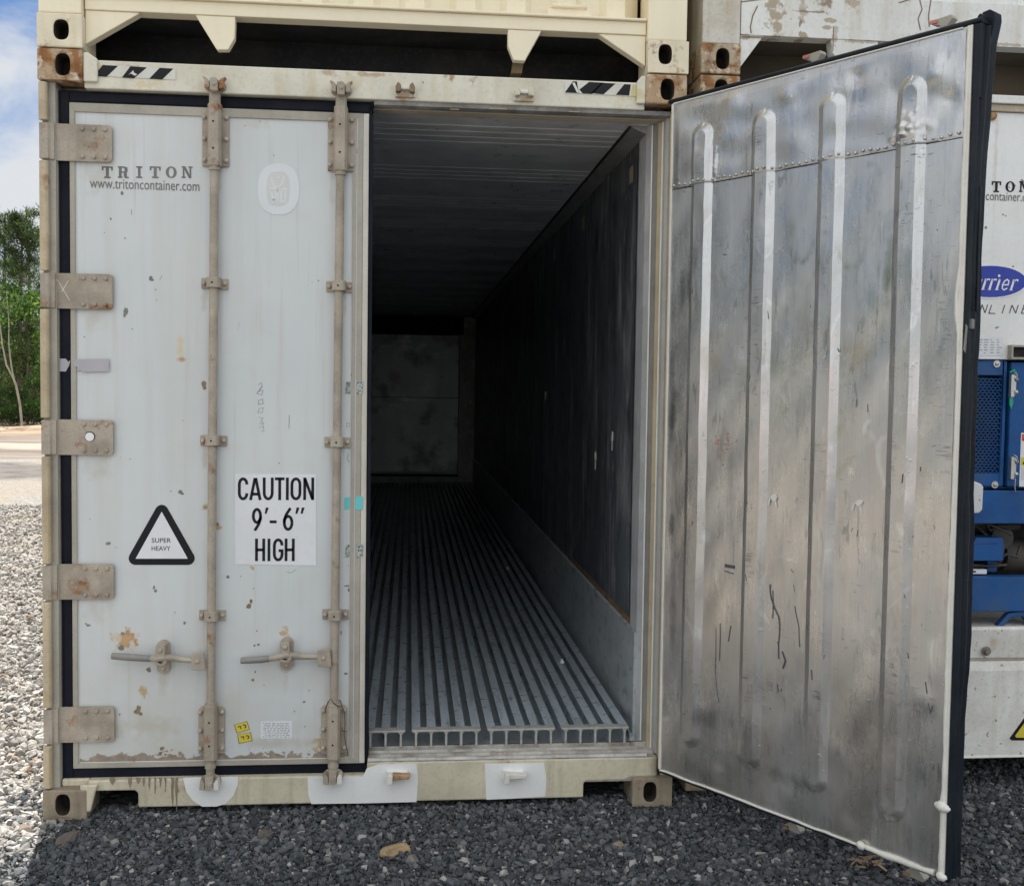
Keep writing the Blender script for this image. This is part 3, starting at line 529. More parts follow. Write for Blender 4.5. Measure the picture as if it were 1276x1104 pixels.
PHI = (1+5**.5)/2
ICO = np.array([(-1, PHI, 0), (1, PHI, 0), (-1, -PHI, 0), (1, -PHI, 0), (0, -1, PHI), (0, 1, PHI), (0, -1, -PHI), (0, 1, -PHI), (PHI, 0, -1), (PHI, 0, 1), (-PHI, 0, -1), (-PHI, 0, 1)])/math.sqrt(1+PHI*PHI)
ICF = np.array([(0, 11, 5), (0, 5, 1), (0, 1, 7), (0, 7, 10), (0, 10, 11), (1, 5, 9), (5, 11, 4), (11, 10, 2), (10, 7, 6), (7, 1, 8), (3, 9, 4), (3, 4, 2), (3, 2, 6), (3, 6, 8), (3, 8, 9), (4, 9, 5), (2, 4, 11), (6, 2, 10), (8, 6, 7), (9, 8, 1)])
def stones(P, size, flat=0.62, sink=0.5):
    n = len(P); r = RNG
    V = np.repeat(ICO[None], n, 0)*r.uniform(0.60, 1.28, (n, 12, 1))
    V = V*np.stack([r.uniform(.75, 1.35, n), r.uniform(.65, 1.1, n), r.uniform(.35, .75, n)], 1)[:, None]
    q = r.normal(size=(n, 4)); q[:, 1:3] *= 0.45; q /= np.linalg.norm(q, axis=1, keepdims=True); a, b, c, d = q.T
    R_ = np.stack([np.stack([1-2*(c*c+d*d), 2*(b*c-a*d), 2*(b*d+a*c)], 1), np.stack([2*(b*c+a*d), 1-2*(b*b+d*d), 2*(c*d-a*b)], 1), np.stack([2*(b*d-a*c), 2*(c*d+a*b), 1-2*(b*b+c*c)], 1)], 1)
    V = np.einsum('nij,nvj->nvi', R_, V)*size[:, None, None]
    V += P[:, None, :]; V[:, :, 2] += (size*(1-sink)*0.5)[:, None]
    F = (ICF[None]+12*np.arange(n)[:, None, None]).reshape(-1, 3)
    return V.reshape(-1, 3), F
def stone_material(name, cols, tint=None, rough=0.85):
    k = NT(name); gi = k.n('ShaderNodeNewGeometry'); cr = k.n('ShaderNodeValToRGB'); k.l(gi.outputs['Random Per Island'], cr.inputs[0])
    e = cr.color_ramp.elements; e[0].position = 0; e[0].color = (*cols[0][1], 1); e[1].position = cols[1][0]; e[1].color = (*cols[1][1], 1)
    for p, c in cols[2:]: q = e.new(p); q.color = (*c, 1)
    c = k.mix(cr.outputs[0], (0.20, 0.17, 0.14), k.math('MULTIPLY', k.noise(60, 4, 0.5, 0.75), 0.3)); k.bump(k.noise(150, 4, 0.2, 0.8), 0.3, 0.004)
    return k.done(c, rough, spec=0.3)
DKS = stone_material('dark_crushed_stone', [(0, (0.033, 0.037, 0.042)), (0.42, (0.068, 0.074, 0.083)), (0.78, (0.108, 0.114, 0.124)), (0.94, (0.16, 0.16, 0.158)), (0.992, (0.38, 0.37, 0.345))])
PLS = stone_material('pale_limestone', [(0, (0.17, 0.16, 0.148)), (0.35, (0.29, 0.275, 0.255)), (0.75, (0.40, 0.385, 0.36)), (0.93, (0.52, 0.50, 0.475)), (0.99, (0.26, 0.18, 0.11))])
def scatter(name, mat, n, fn, smin, smax, p=2.2):
    u = RNG.random((n, 2)); XY = fn(u); sz = smin+(smax-smin)*RNG.random(len(XY))**p
    z = np.where((np.abs(XY[:, 0]) < 1.05) & (XY[:, 1] > -0.10) & (XY[:, 1] < 0.02), RNG.random(len(XY))*0.014, RNG.random(len(XY))*0.008)
    V, F = stones(np.c_[XY, z], sz); o = bpy.data.objects.new(name, npmesh(name, V, F, [mat])); COL.objects.link(o); tag(o, kind='stuff'); return o
def area_dark(u):
    X = -1.7+5.5*u[:, 0]; Y = -1.5+2.1*u[:, 1]
    keep = (X+0.22*np.sin(Y*9)+0.3*(u[:, 1]*37 % 1-0.5) > -1.33)
    keep &= ~((np.abs(np.abs(X)-1.138) < .10) & (Y > -.055) & (Y < .2)); keep &= ~((X > -1.05) & (X < 1.05) & (Y > 0.12)) & ~((X > 2.2) & (Y > 0.75))
    return np.c_[X, Y][keep]
scatter('dark_gravel', DKS, 150000, area_dark, 0.0038, 0.020, 5.2)
def area_fine(u): 
    X = -1.3+5.4*u[:, 0]; Y = -1.6+2.0*u[:, 1]; k = ~((np.abs(X) < 1.1) & (Y > 0.10)); return np.c_[X, Y][k]
scatter('fine_gravel', DKS, 70000, area_fine, 0.0025, 0.008, 1.5)
def area_pale(u):
    Y = -1.9+13*u[:, 1]**1.7; X = -1.12-0.02*u[:, 0]-(0.55+0.42*np.clip(Y+1.4, 0, 99)+0.6)*u[:, 0]*1.05
    keep = ~((X > -1.235) & (Y > -0.03)) & (X+0.1*np.sin(Y*11)+0.25*(u[:, 0]*53 % 1-0.5) < -1.17); return np.c_[X, Y][keep]
scatter('pale_gravel', PLS, 60000, area_pale, 0.007, 0.028, 2.4)

def rock(name, label, px, py, size, col, sq=(1.3, 0.9, 0.7), cat='rock', seed=1):
    p = gr(px, py, 0.012); bm = bmesh.new(); bmesh.ops.create_icosphere(bm, subdivisions=3, radius=1.0); R_ = random.Random(seed)
    fr = [(Vector((R_.gauss(0, 1), R_.gauss(0, 1), R_.gauss(0, 1))).normalized(), R_.uniform(0.55, 0.9)) for _ in range(9)]
    for v in bm.verts:
        q = v.co.copy()
        for n_, d_ in fr:
            e = q.dot(n_)-d_
            if e > 0: q -= n_*e
        v.co = Vector((q.x*sq[0], q.y*sq[1], q.z*sq[2]))*size*(1+0.05*R_.random())
    me = bpy.data.meshes.new(name); bm.to_mesh(me); bm.free(); me.materials.append(paint('rock_face_'+str(seed), col, 0.85, 0.25, 0.4, (0.13, 0.11, 0.09), nscale=40, bump=0.5))
    o = bpy.data.objects.new(name, me); COL.objects.link(o); o.location = (p[0], p[1], size*sq[2]*0.6); o.rotation_euler = (0, 0, R_.uniform(0, 6)); tag(o, label, cat, 'loose rocks on the dark gravel')
rock('rock', 'orange tan rock, largest of the loose rocks in the dark gravel', 493, 1062, 0.046, (0.42, 0.29, 0.16), (1.25, 0.7, 0.62), seed=3)
rock('rock', 'grey rounded rock just right of the orange tan rock', 514, 1073, 0.028, (0.20, 0.19, 0.175), (0.9, 0.8, 0.8), seed=4)
rock('rock', 'pale white pebble below the bare locking stud on the sill', 452, 1042, 0.02, (0.42, 0.42, 0.43), seed=5)
rock('rock', 'flat brown grey rock left of the sill locking cams', 330, 1040, 0.034, (0.13, 0.115, 0.10), (1.3, 0.8, 0.55), seed=6)
rock('rock', 'pinkish tan flat stone near the right end of the dark gravel', 771, 1051, 0.026, (0.30, 0.24, 0.18), (1.1, 0.9, 0.5), seed=7)
rock('rock', 'small cream pebble beside the pinkish tan flat stone', 772, 1062, 0.016, (0.50, 0.46, 0.40), seed=8)
rock('rock', 'brownish wide flat rock nearest the lower left corner casting', 84, 1046, 0.05, (0.135, 0.11, 0.095), (1.4, 0.8, 0.4), seed=9)

# dry leaf scraps lying under the open door
b = MB(); R_ = random.Random(5); px0 = gr(1082, 1084)
for i in range(16):
    X, Y = px0[0]+R_.uniform(-.06, .06), px0[1]+R_.uniform(-.035, .035); a = R_.uniform(0, PI); l, wd = R_.uniform(.006, .024), R_.uniform(.002, .006)
    c, s_ = math.cos(a), math.sin(a); z0 = 0.022+R_.uniform(0, .02); tl = R_.uniform(-.01, .01)
    b.add([(X-c*l-s_*wd, Y-s_*l+c*wd, z0-tl), (X-c*l+s_*wd, Y-s_*l-c*wd, z0-tl), (X+c*l+s_*wd, Y+s_*l-c*wd, z0+tl), (X+c*l-s_*wd, Y+s_*l+c*wd, z0+tl),
           (X-c*l-s_*wd, Y-s_*l+c*wd, z0-tl+.003), (X-c*l+s_*wd, Y-s_*l-c*wd, z0-tl+.003), (X+c*l+s_*wd, Y+s_*l-c*wd, z0+tl+.003), (X+c*l-s_*wd, Y+s_*l+c*wd, z0+tl+.003)],
          [(0, 1, 2, 3), (7, 6, 5, 4), (0, 4, 5, 1), (1, 5, 6, 2), (2, 6, 7, 3), (3, 7, 4, 0)])
tag(b.build('leaf_litter', paint('dry_leaf', (0.34, 0.24, 0.15), 0.8, 0.3, 0.2, nscale=40), loc=(px0[0], px0[1], 0.02)), 'heap of dry tan leaf scraps on gravel below the open steel door', 'leaf litter')

# ------------------------------------------------------------------ the white refrigerated container with the open door
ROOT = thing('refrigerated_container', 'grey white refrigerated container with its right steel lined door swung open', 'shipping container')
HW = 1.219
# castings
for sx in (-1, 1):
    x0, x1 = (-HW, -HW+0.162) if sx < 0 else (HW-0.162, HW)
    casting(ROOT, x0, x1, 0, 0.0, 0.118, 'lowcast', hx=ax(78 if sx < 0 else 810, 1005 if sx < 0 else 986), hz=0.062)
    casting(ROOT, x0, x1, 0, 2.778, 2.892, 'rustcast', hx=ax(78 if sx < 0 else 832, 84 if sx < 0 else 110), hz=2.835)
    b = MB(); b.box(x0, x1, 12.01, 12.19, 0, .118); b.build('corner_casting', 'lowcast', ROOT, bevel=.006)
    b = MB(); b.box(x0, x1, 12.01, 12.19, 2.778, 2.896); b.build('corner_casting', 'rustcast', ROOT, bevel=.006)
# shell
b = MB()
for sx in (-1, 1):
    a0, a1 = sorted((sx*1.12, sx*1.205)); b.box(a0, a1, 0.16, 12.1, 0.16, 2.80)
    a0, a1 = sorted((sx*1.13, sx*1.217)); b.box(a0, a1, 0.165, 12.05, 0.05, 0.17); b.box(a0, a1, 0.165, 12.05, 2.79, 2.875)
    for i in range(29): yy = 0.5+i*0.4; a0, a1 = sorted((sx*1.204, sx*1.211)); b.box(a0, a1, yy, yy+0.16, 0.2, 2.76)
b.build('side_wall', 'whiteR', ROOT, bevel=0.003)
b = MB(); b.box(-1.2, 1.2, 0.12, 12.1, 2.775, 2.85); b.box(-1.2, 1.2, 11.95, 12.15, 0.2, 2.77); b.build('roof', 'whiteR', ROOT)
# corner posts
for sx in (-1, 1):
    b = MB()
    if sx < 0:
        b.box(-1.212, -1.163, 0.03, 0.16, 0.118, 2.778, 1)
        hz = [(az(100, p, .032), az(100, q, .032)) for p, q in ((155, 201), (341, 385), (523, 567), (703, 747), (881, 925))]
        segs = [(0.118, hz[4][1])]+[(hz[i][0], hz[i-1][1]) for i in (4, 3, 2, 1)]+[(hz[0][0], 2.778)]
        for i, (z0, z1) in enumerate(segs):
            j = [.0, .001, .002, .0, .001, .0][i]
            b.prism([(-1.2185+j, 0.012), (-1.2125+j, 0.003), (-1.193+j, 0.003), (-1.186+j, 0.010), (-1.186+j, .0295), (-1.2185+j, .0295)], z0+0.006, z1-0.006, 'z')
    else:
        b.prism([(1.175, 0.03), (1.2175, 0.03), (1.2175, 0.16), (1.175, 0.16)], 0.118, 2.778, 'z')
    b.build('corner_post', ['post', 'postgrey'], ROOT, bevel=0.003)
# header with hazard bars
b = MB(); HZ0, HZ1 = 2.757, 2.862
b.box(-1.057, 1.057, 0.02, 0.12, HZ0, HZ1)
b.prism([(-1.057, 2.778), (-1.057, 2.885), (-1.04, 2.885), (-1.005, HZ1), (-1.005, 2.778)], 0.006, 0.0195, 'y')
b.prism([(1.057, 2.778), (1.057, 2.885), (1.04, 2.885), (1.022, HZ1), (1.022, 2.778)], 0.006, 0.0195, 'y')
header = b.build('header', 'header', ROOT, bevel=0.005)
hy = 0.0185
def px_poly(mb, pts, Y0, th, m=0): mb.prism([(ax(p, q, Y0), az(p, q, Y0)) for p, q in pts], Y0-th, Y0, 'y', m)
b = MB(); px_poly(b, [(126, 81), (219, 86), (219, 100), (113, 94.5)], hy, .0008, 0)
for q in ([(117, 95), (128, 81.5), (147, 82.5), (133, 96)], [(152, 97), (162.5, 83), (183, 84.5), (167, 98)], [(186, 98.5), (199, 85), (216, 86), (202, 99.5)]): px_poly(b, q, hy-.0010, .0006, 1)
px_poly(b, [(113, 94.5), (126, 81), (131, 81.3), (118, 95)], hy-.001, .0004, 2)
px_poly(b, [(160, 94), (166, 88), (167, 91), (171, 93), (168, 95), (163, 92)], hy-.0017, .0004, 0)
b.build('hazard_marking', ['hazwhite', 'ink', 'hazyel'], header)
b = MB(); px_poly(b, [(704, 101), (799, 106.5), (799, 121), (704, 116)], hy, .0008, 0)
for q in ([(704, 115.5), (714, 101.8), (719, 102), (720, 110), (722, 116.5)], [(722, 112), (734, 102.6), (752, 103.5), (738, 117.5), (726, 116.8)], [(736.5, 116.5), (750, 103.6), (767, 104.6), (752, 118)], [(767.5, 118.5), (778, 105.3), (786, 105.8), (784, 119.5)]): px_poly(b, q, hy-.0010, .0006, 1)
px_poly(b, [(786, 119.8), (788, 106), (799, 106.6), (799, 121)], hy-.0010, .0005, 2)
px_poly(b, [(713, 104), (716, 103), (722, 116), (719, 116)], hy-.0018, .0004, 0)
b.build('hazard_marking', ['hazwhite', 'ink', 'hazyel'], header)
# sill
SL = 0.147
b = MB(); zb = 0.038
nl0, nl1 = ax(113, 1000, .02), ax(172, 1000, .02); nr0, nr1 = ax(727, 985, .02), ax(778, 985, .02)
b.prism([(-1.057, SL), (-1.057, .118), (nl0, .105), (nl1-.012, .105), (nl1, .093), (nl1, zb), (nr0, zb), (nr0, .094), (nr0+.01, .105), (nr1, .105), (1.057, .118), (1.16, .118), (1.16, 0.197), (0.002, 0.197), (0.002, SL)], 0.02, 0.12, 'y')
b.box(-1.16, -1.057, .04, .12, .118, SL)
b.prism([(ax(100, 968, .015), .135), (ax(121, 968), .135), (ax(118, 990), .105), (ax(112, 1004), .03), (ax(101, 1020), .03)], 0.004, .0195, 'y')
sill = b.build('sill', 'sill', ROOT, bevel=0.006)
sy = 0.0195
b = MB(); b.prism([(ax(p, q, sy), az(p, q, sy)) for p, q in [(228, 968.5), (297, 967), (296, 978), (291, 991), (281, 1001), (270, 1004.4), (252, 1004.6), (240, 997), (232, 986)]], sy-.0008, sy, 'y'); b.build('white_paint_patch', 'whitepatch', sill)
b = MB(); b.prism([(ax(p, q, sy), az(p, q, sy)) for p, q in [(383, 967), (452, 967), (457, 957), (472, 952), (519, 951), (521, 970), (519, 998.8), (450, 1000.5), (388, 1001.3), (384, 990)]], sy-.0008, sy, 'y'); b.build('white_paint_patch', 'whitepatch', sill)
b = MB(); b.prism([(ax(p, q, sy), az(p, q, sy)) for p, q in [(604, 951), (678, 950), (681, 972), (679, 992), (640, 994.5), (606, 996), (605, 972)]], sy-.0008, sy, 'y'); b.build('white_paint_patch', 'whitepatch', sill)
SGM = paint('streak_grime', (0.22, 0.18, 0.125), 0.7, 0.2, 0.2)
for px, l, wd in ((215, 36, 3.4), (220, 42, 3), (186, 17, 2.4), (193, 20, 2), (200, 13, 2.6), (206, 18, 2), (162, 14, 5), (172, 8, 6), (140, 9, 7), (179, 11, 3)):
    R_ = random.Random(px); b = MB(); L1 = [(px+R_.uniform(-.6, .6)-wd*.5*(1-(i/7)**2), 968.5+l*i/7) for i in range(8)]; L2 = [(px+R_.uniform(-.6, .6)+wd*.5*(1-(i/7)**2)+.3, 968.5+l*i/7) for i in range(7, -1, -1)]
    b.prism([(ax(p, q, sy), az(p, q, sy)) for p, q in L1+L2], sy-.0005-.00002*(px % 7), sy, 'y'); b.build('grime_streak', SGM, sill)
# threshold and jamb
b = MB()
b.prism([(0.022, 0.1975), (0.05, .2005), (0.06, .213), (0.10, .219), (0.10, .232), (0.12, .232), (0.12, .1), (0.022, .1)], 0.004, 1.15, 'x')
b.prism([(0.024, .199), (.042, .199), (.042, .209), (.030, .209)], 0.004, 1.12, 'x', 1)
b.box(0.004, 1.09, .072, .080, .214, .224, 1)
b.build('threshold', ['thresh', paint('threshold_lip', (.50, .49, .46), .5, .15, .7, (.18, .15, .12), .12, nscale=18)], ROOT, bevel=0.002)
JZ0, JZ1 = 0.199, 2.73
b = MB(); b.prism([(1.098, .172), (1.1125, .134), (1.1165, .134), (1.1165, .30), (1.098, .30)], JZ0+.02, JZ1, 'z', 0)
b.cyl((1.1145, .131, JZ0+.02), (1.1145, .131, JZ1), .0038, n=8, m=1)
b.prism([(1.117, .136), (1.130, .101), (1.142, .101), (1.142, .30), (1.117, .30)], JZ0+.02, JZ1, 'z', 5)
b.prism([(1.130, .094), (1.138, .084), (1.150, .084), (1.150, .097), (1.130, .097)], JZ0+.01, JZ1-.002, 'z', 2)
b.cyl((1.146, .082, JZ0), (1.146, .082, JZ1), .004, n=8, m=3)
b.prism([(1.149, .078), (1.152, .062), (1.166, .052), (1.174, .052), (1.174, .11), (1.149, .11)], JZ0, JZ1+.01, 'z', 4)
b.prism([(1.163, .050), (1.164, .033), (1.176, .026), (1.182, .026), (1.182, .0515), (1.163, .0515)], .15, HZ0, 'z', 2)
b.build('door_jamb', ['alum', 'caulk', 'jambtan', 'caulk', 'jambgrey', paint('jamb_dark_grey', (.26, .26, .25), .5, .1, .4, (.15, .13, .11), 0, .4, nscale=9)], ROOT)
# top of the opening, left half hidden behind the closed door
b = MB()
b.prism([(0.030, HZ0), (0.034, 2.742), (0.05, 2.738), (0.062, 2.741), (0.075, 2.738), (0.075, HZ0)], 0.01, 1.165, 'x', 0)
b.prism([(0.078, HZ0), (0.080, 2.735), (0.116, 2.730), (0.125, 2.7325), (0.165, 2.735), (0.165, HZ0)], -1.1, 1.15, 'x', 1)
b.box(.45, .52, .033, .036, 2.742, 2.748, 2); b.box(.76, .80, .033, .036, 2.742, 2.748, 2); b.box(.30, .335, .04, .045, 2.736, 2.739, 2)
b.build('door_seal', [paint('worn_top_seal', (0.33, 0.32, 0.30), 0.6, 0.3, 0.8, (0.09, 0.085, 0.08), nscale=14, bump=0.6), paint('soffit_tan', (.50, .44, .34), .6, .1, .3), 'jambtan'], ROOT)
# interior
CE = 2.733
b = MB(); b.box(-1.12, 1.12, 0.13, 11.9, CE, 2.774)
yy = .27
while yy < 11.2:
    for k_ in range(4): b.prism([(yy+k_*.095-.006, CE+.001), (yy+k_*.095, CE-.0022), (yy+k_*.095+.006, CE+.001)], -1.1, 1.05, 'x')
    yy += .82
b.build('ceiling_lining', 'ceil', ROOT)
b = MB()
for sx in (1, -1):
    b.prism([(sx*1.03, CE), (sx*1.034, CE-.006), (sx*1.098, 2.702), (sx*1.12, 2.702), (sx*1.12, CE)], 0.17, 11.85, 'y')
    b.prism([(sx*1.026, CE-.001), (sx*1.028, CE-.009), (sx*1.034, CE-.009), (sx*1.036, CE-.001)], 0.17, 11.85, 'y', 1)
b.build('cove_strip', [metal('cove_steel', (.30, .30, .30), .5, .2, .5, (.42, .40, .37), (1, .3, 1), 9), 'dark'], ROOT)
b = MB()
for sx in (1, -1):
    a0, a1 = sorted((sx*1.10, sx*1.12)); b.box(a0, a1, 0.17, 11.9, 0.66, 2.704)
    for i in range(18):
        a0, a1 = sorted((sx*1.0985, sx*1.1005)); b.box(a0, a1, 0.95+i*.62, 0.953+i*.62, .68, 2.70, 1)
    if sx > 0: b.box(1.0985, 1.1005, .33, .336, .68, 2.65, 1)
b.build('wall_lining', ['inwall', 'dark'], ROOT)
b = MB()
for sx in (1, -1):
    b.prism([(sx*1.088, .232), (sx*1.088, .665), (sx*1.099, .672), (sx*1.12, .672), (sx*1.12, .232)], 0.17, 11.88, 'y')
    b.prism([(sx*1.068, .232), (sx*1.068, .262), (sx*1.074, .262), (sx*1.0875, .246), (sx*1.0875, .232)], 0.13, 11.88, 'y')
b.prism([(1.0985, .665), (1.0985, .70), (1.0995, .70), (1.0995, .665)], .172, 2.1, 'y', 1)
b.build('kick_plate', ['kick', paint('rusty_lip', (0.19, 0.11, 0.06), 0.8, 0.3, 0.5, (0.10, 0.09, 0.08), nscale=20)], ROOT)
b = MB(); b.box(-1.12, 1.12, .11, 11.9, .10, .232); b.build('floor_pan', 'kick', ROOT)
b = MB(); nT = 36
for i in range(nT):
    x = 1.040-i*.0605+(0 if i % 5 in (0, 4) else .0018*math.sin(i*7.3))
    b.box(x-.004, x+.004, .100, 11.6, .232, .291); b.prism([(x-.0175, .2975), (x+.0175, .2975), (x+.0175, .2925), (x+.004, .2905), (x-.004, .2905), (x-.0175, .2925)], .098, 11.6, 'y')
b.build('floor_rail', 'tfloor', ROOT)
b = MB()
for i in range(nT):
    x = 1.040-i*.0605
    b.prism([(x-.0045, .2325), (x+.0045, .2325), (x+.0045, .283), (x+.013, .291), (x-.013, .291), (x-.0045, .283)], .092, .0975, 'y')
for k_ in range(7):
    xa = 1.040-k_*5*.0605; b.box(xa-4*.0605-.016, xa+.016, .090, .135, .2915, .299)
b.build('floor_end', 'tend', ROOT, bevel=.0012, seg=1)
b = MB(); b.box(-1.1, 0.86, 11.55, 11.6, .43, 2.46, 0); b.box(0.87, 1.099, 11.53, 11.6, .40, 2.47, 1); b.box(-1.1, .86, 11.545, 11.56, .43, .47, 2); b.box(-1.1, .86, 11.548, 11.552, 1.545, 1.553, 3)
b.box(.86, .87, 11.54, 11.6, .40, 2.47, 3); b.box(-1.1, 1.1, 11.84, 11.9, .232, CE, 3); b.prism([(11.5, .232), (11.58, .32), (11.6, .39), (11.63, .39), (11.63, .232)], -1.1, 1.1, 'x', 2)
b.box(.93, 1.099, 11.50, 11.56, 2.44, CE-.001, 1); b.box(-1.1, .93, 11.56, 11.60, 2.60, CE-.001, 3)  # black sheet here and behind: the open duct's shade put into colour
b.build('bulkhead', ['bulk', 'galv', 'alum', 'dark'], ROOT)
LBM = paint('tan_label', (0.42, 0.33, 0.24), 0.6, 0.1, 0.3)
def xplane(px, py, X):
    d = ((px-PW/2)/FPX)*_r + (-(py-PH/2)/FPX)*_u + _f; t = (X-CAM[0])/d[0]; return (X, CAM[1]+t*d[1], CAM[2]+t*d[2])
for px, py, s_ in ((787, 218, 1), (727, 279, .8), (691, 318, .6), (664, 345, .5)):
    p = xplane(px, py, 1.0995); b = MB(); b.box(1.0985, 1.0995, p[1]-.03, p[1]+.04, p[2]-.035, p[2]+.035); b.build('inspection_label', LBM, ROOT)
for px, py, s_ in ((742, 570, 1), (763, 545, 1), (680, 491, .7)):
    p = xplane(px, py, 1.0995); R_ = random.Random(px); b = MB()
    b.prism([(p[1]+.03*math.cos(a)*R_.uniform(.4, 1), p[2]+.028*s_*math.sin(a)*R_.uniform(.4, 1.2)) for a in np.linspace(0, 6, 9)], 1.0965, 1.0995, 'x'); b.box(1.0975, 1.0993, p[1]-.006, p[1]+.006, p[2]-.06*s_, p[2]); b.build('sealant_drip', 'caulk', ROOT)
for px, py, s_, lb in ((700, 826, .016, 'white scrap on the grooved container floor, nearest the doorway'), (632, 709, .014, 'tiny white scrap on grooved floor near the lower wall plate, middle of three'), (580, 698, .013, 'faint pale scrap farthest into the grooved container floor')):
    d = ((px-PW/2)/FPX)*_r + (-(py-PH/2)/FPX)*_u + _f; t = (.299-CAM[2])/d[2]; X, Y = CAM[0]+t*d[0], CAM[1]+t*d[1]
    b = MB(); R_ = random.Random(px); vs = [(X+s_*1.2*math.cos(a)*R_.uniform(.6, 1), Y+s_*1.8*math.sin(a), .2985+s_*R_.uniform(.1, .7)) for a in np.linspace(0, 5.6, 8)]
    vs.append((X, Y, .2985+s_*1.5)); vs.append((X, Y, .2982)); b.add(vs, [(i, (i+1) % 8, 8) for i in range(8)]+[((i+1) % 8, i, 9) for i in range(8)])
    tag(b.build('paper_scrap', 'whitevinyl', loc=(X, Y, .298)), lb, 'litter', 'scraps on the container floor')

# ------------------------------------------------------------------ closed left door
PY = 0.05
DX0, DX1, DZ0, DZ1 = -1.118, -0.009, 0.187, 2.709
b = MB(); b.box(DX0+.003, DX1-.003, PY, .13, DZ0+.003, DZ1-.003, 0)
R_ = random.Random(21)
chips = [(188, 347, 3.2, 4, 1), (190, 349, 2, 2, 1), (157, 388, 3.6, 6, 1), (155, 393, 2.4, 3, 1), (152, 241, 2, 3.2, 1), (138, 273, 1.3, 1.6, 1), (156, 297, 1, 1.4, 1), (130, 290, .8, .8, 1), (194, 361, 1, 1, 1), (195, 374, .8, 1, 1), (254, 479, 4, 4.5, 2), (255, 483, 3, 3.5, 2),
         (225, 613, 4, 3, 1), (227, 615, 3, 2.2, 1), (213, 612, 1, 1, 1), (135, 677, 3.6, 3.2, 1), (145, 682, .8, .8, 1), (112, 647, .8, .8, 1), (192, 732, 2, 3, 1), (194, 736, 2.6, 2.6, 1), (218, 763, 1, 1, 1), (110, 779, 3.5, 2, 1), (107, 777, 1.6, 1.6, 1), (153, 789, 3.6, 2.6, 1), (151, 807, 4.5, 4, 1), (185, 834, 3.6, 4, 1), (186, 835, 3, 2.6, 2),
         (173, 882, 3.4, 5, 2), (171, 886, 5, 4, 2), (175, 889, 3.2, 3, 2), (149, 890, 1.5, 1.4, 2), (230, 776, 2, 2.6, 2), (284, 719, 2.6, 2.6, 1), (310, 755, 4, 3.6, 2), (313, 749, 2.6, 4, 2), (316, 733, 1, 1, 1), (322, 803, 2, 1.8, 1), (317, 804, 1.6, 1.6, 1), (320, 786, 1, 1.4, 1), (318, 837, 1.6, 1.4, 1), (315, 847, 2.2, 2.4, 2), (329, 853, 1, 1, 1),
         (379, 874, 2.4, 2, 1), (385, 860, 1.2, 1.2, 1), (367, 886, 1, 1.4, 1), (433, 730, 5, 1.6, 1), (436, 735, 3, 5, 2), (431, 839, 3, 2, 1), (425, 788, 1, 3, 1), (202, 932, 3.6, 3.2, 2), (200, 938, 3, 3, 2), (206, 940, 2.4, 1.6, 2), (256, 632, 2.4, 1, 1), (271, 653, 1.6, 3, 2), (389, 352, .8, .8, 1), (397, 350, 1.2, 1.2, 1), (305, 157, 1, .8, 1), (341, 194, 1, .8, 1), (324, 152, 1, .6, 1),
         (300, 718, 1, 1, 1), (268, 700, 1, 1, 1), (380, 905, 1, 1, 1), (105, 420, 1, 1, 1), (165, 410, 1, 1, 1), (162, 572, .8, .8, 1), (150, 570, .6, .6, 1), (228, 524, .8, .8, 1), (348, 577, 1.2, 1, 1), (439, 397, .7, 2.6, 1), (434, 705, .8, .8, 1)]
for px, py, rx, rz, m_ in chips:
    b.blobpoly(ax(px, py, PY), az(px, py, PY), rx*.0032, rz*.0032, PY-.0005-R_.random()*.0003, PY+.0005, m_, 12, .5)
LD = b.build('door', ['panel', 'chip', 'chiprust'], ROOT)
b = MB(); bx = 0.043
b.prism([(DX0, DZ0), (DX0, DZ1), (DX0+.019, DZ1-.033), (DX0+.019, DZ0+.019)], bx, PY-.0003, 'y')
b.prism([(DX0, DZ1), (DX1-.022, DZ1), (DX1-.06, DZ1-.033), (DX0+.019, DZ1-.033)], bx+.0004, PY-.0003, 'y')
b.prism([(DX0, DZ0), (DX0+.019, DZ0+.019), (DX1-.06, DZ0+.019), (DX1-.022, DZ0)], bx+.0004, PY-.0003, 'y')
b.prism([(DX1-.022, DZ0), (DX1-.06, DZ0+.019), (DX1-.06, DZ1-.033), (DX1-.022, DZ1)], bx, PY-.0003, 'y')
b.box(DX1-.0215, DX1, bx+.002, .12, DZ0, DZ1, 1)
b.box(DX0+.019, DX0+.022, PY-.003, PY-.0002, DZ0+.019, DZ1-.033, 2); b.box(DX0+.0222, DX1-.0635, PY-.003, PY-.0002, DZ0+.0192, DZ0+.0225, 2); b.box(DX1-.0633, DX1-.060, PY-.003, PY-.0002, DZ0+.019, DZ1-.033, 2)
b.box(DX1-.046, DX1-.043, bx-.002, bx, DZ0+.02, DZ1-.02, 2)
b.build('door_border', ['frame', paint('door_edge_paint', (.62, .60, .53), .5, .06, .3, (.35, .30, .22), 0, .3), 'whiteU'], LD, bevel=0.0015, seg=1)
b = MB(); gy = .054
b.box(-1.160, DX0-.0005, gy, .12, .146, 2.754); b.box(DX0, 0.0, gy, .12, DZ1+.0005, 2.754); b.box(DX0, -.012, gy, .12, .146, DZ0-.0005)
b.prism([(-.012, .146), (.015, .146), (-.0085, .186), (-.012, .1865)], gy-.01, .10, 'y'); b.prism([(-.0, 2.754), (.012, 2.752), (-.006, 2.71), (-.0, 2.709)], gy-.01, .10, 'y')
b.box(DX1+.0005, .004, .05, .11, .19, 2.712); b.box(DX1+.004, .0075, .036, .0495, .22, 2.70)
b.box(-1.150, -1.122, gy-.003, gy-.0002, .15, 2.75); b.box(DX0, -.01, gy-.003, gy-.0002, 2.716, 2.747)
b.build('door_gasket', 'black', LD, bevel=.002)
b = MB()
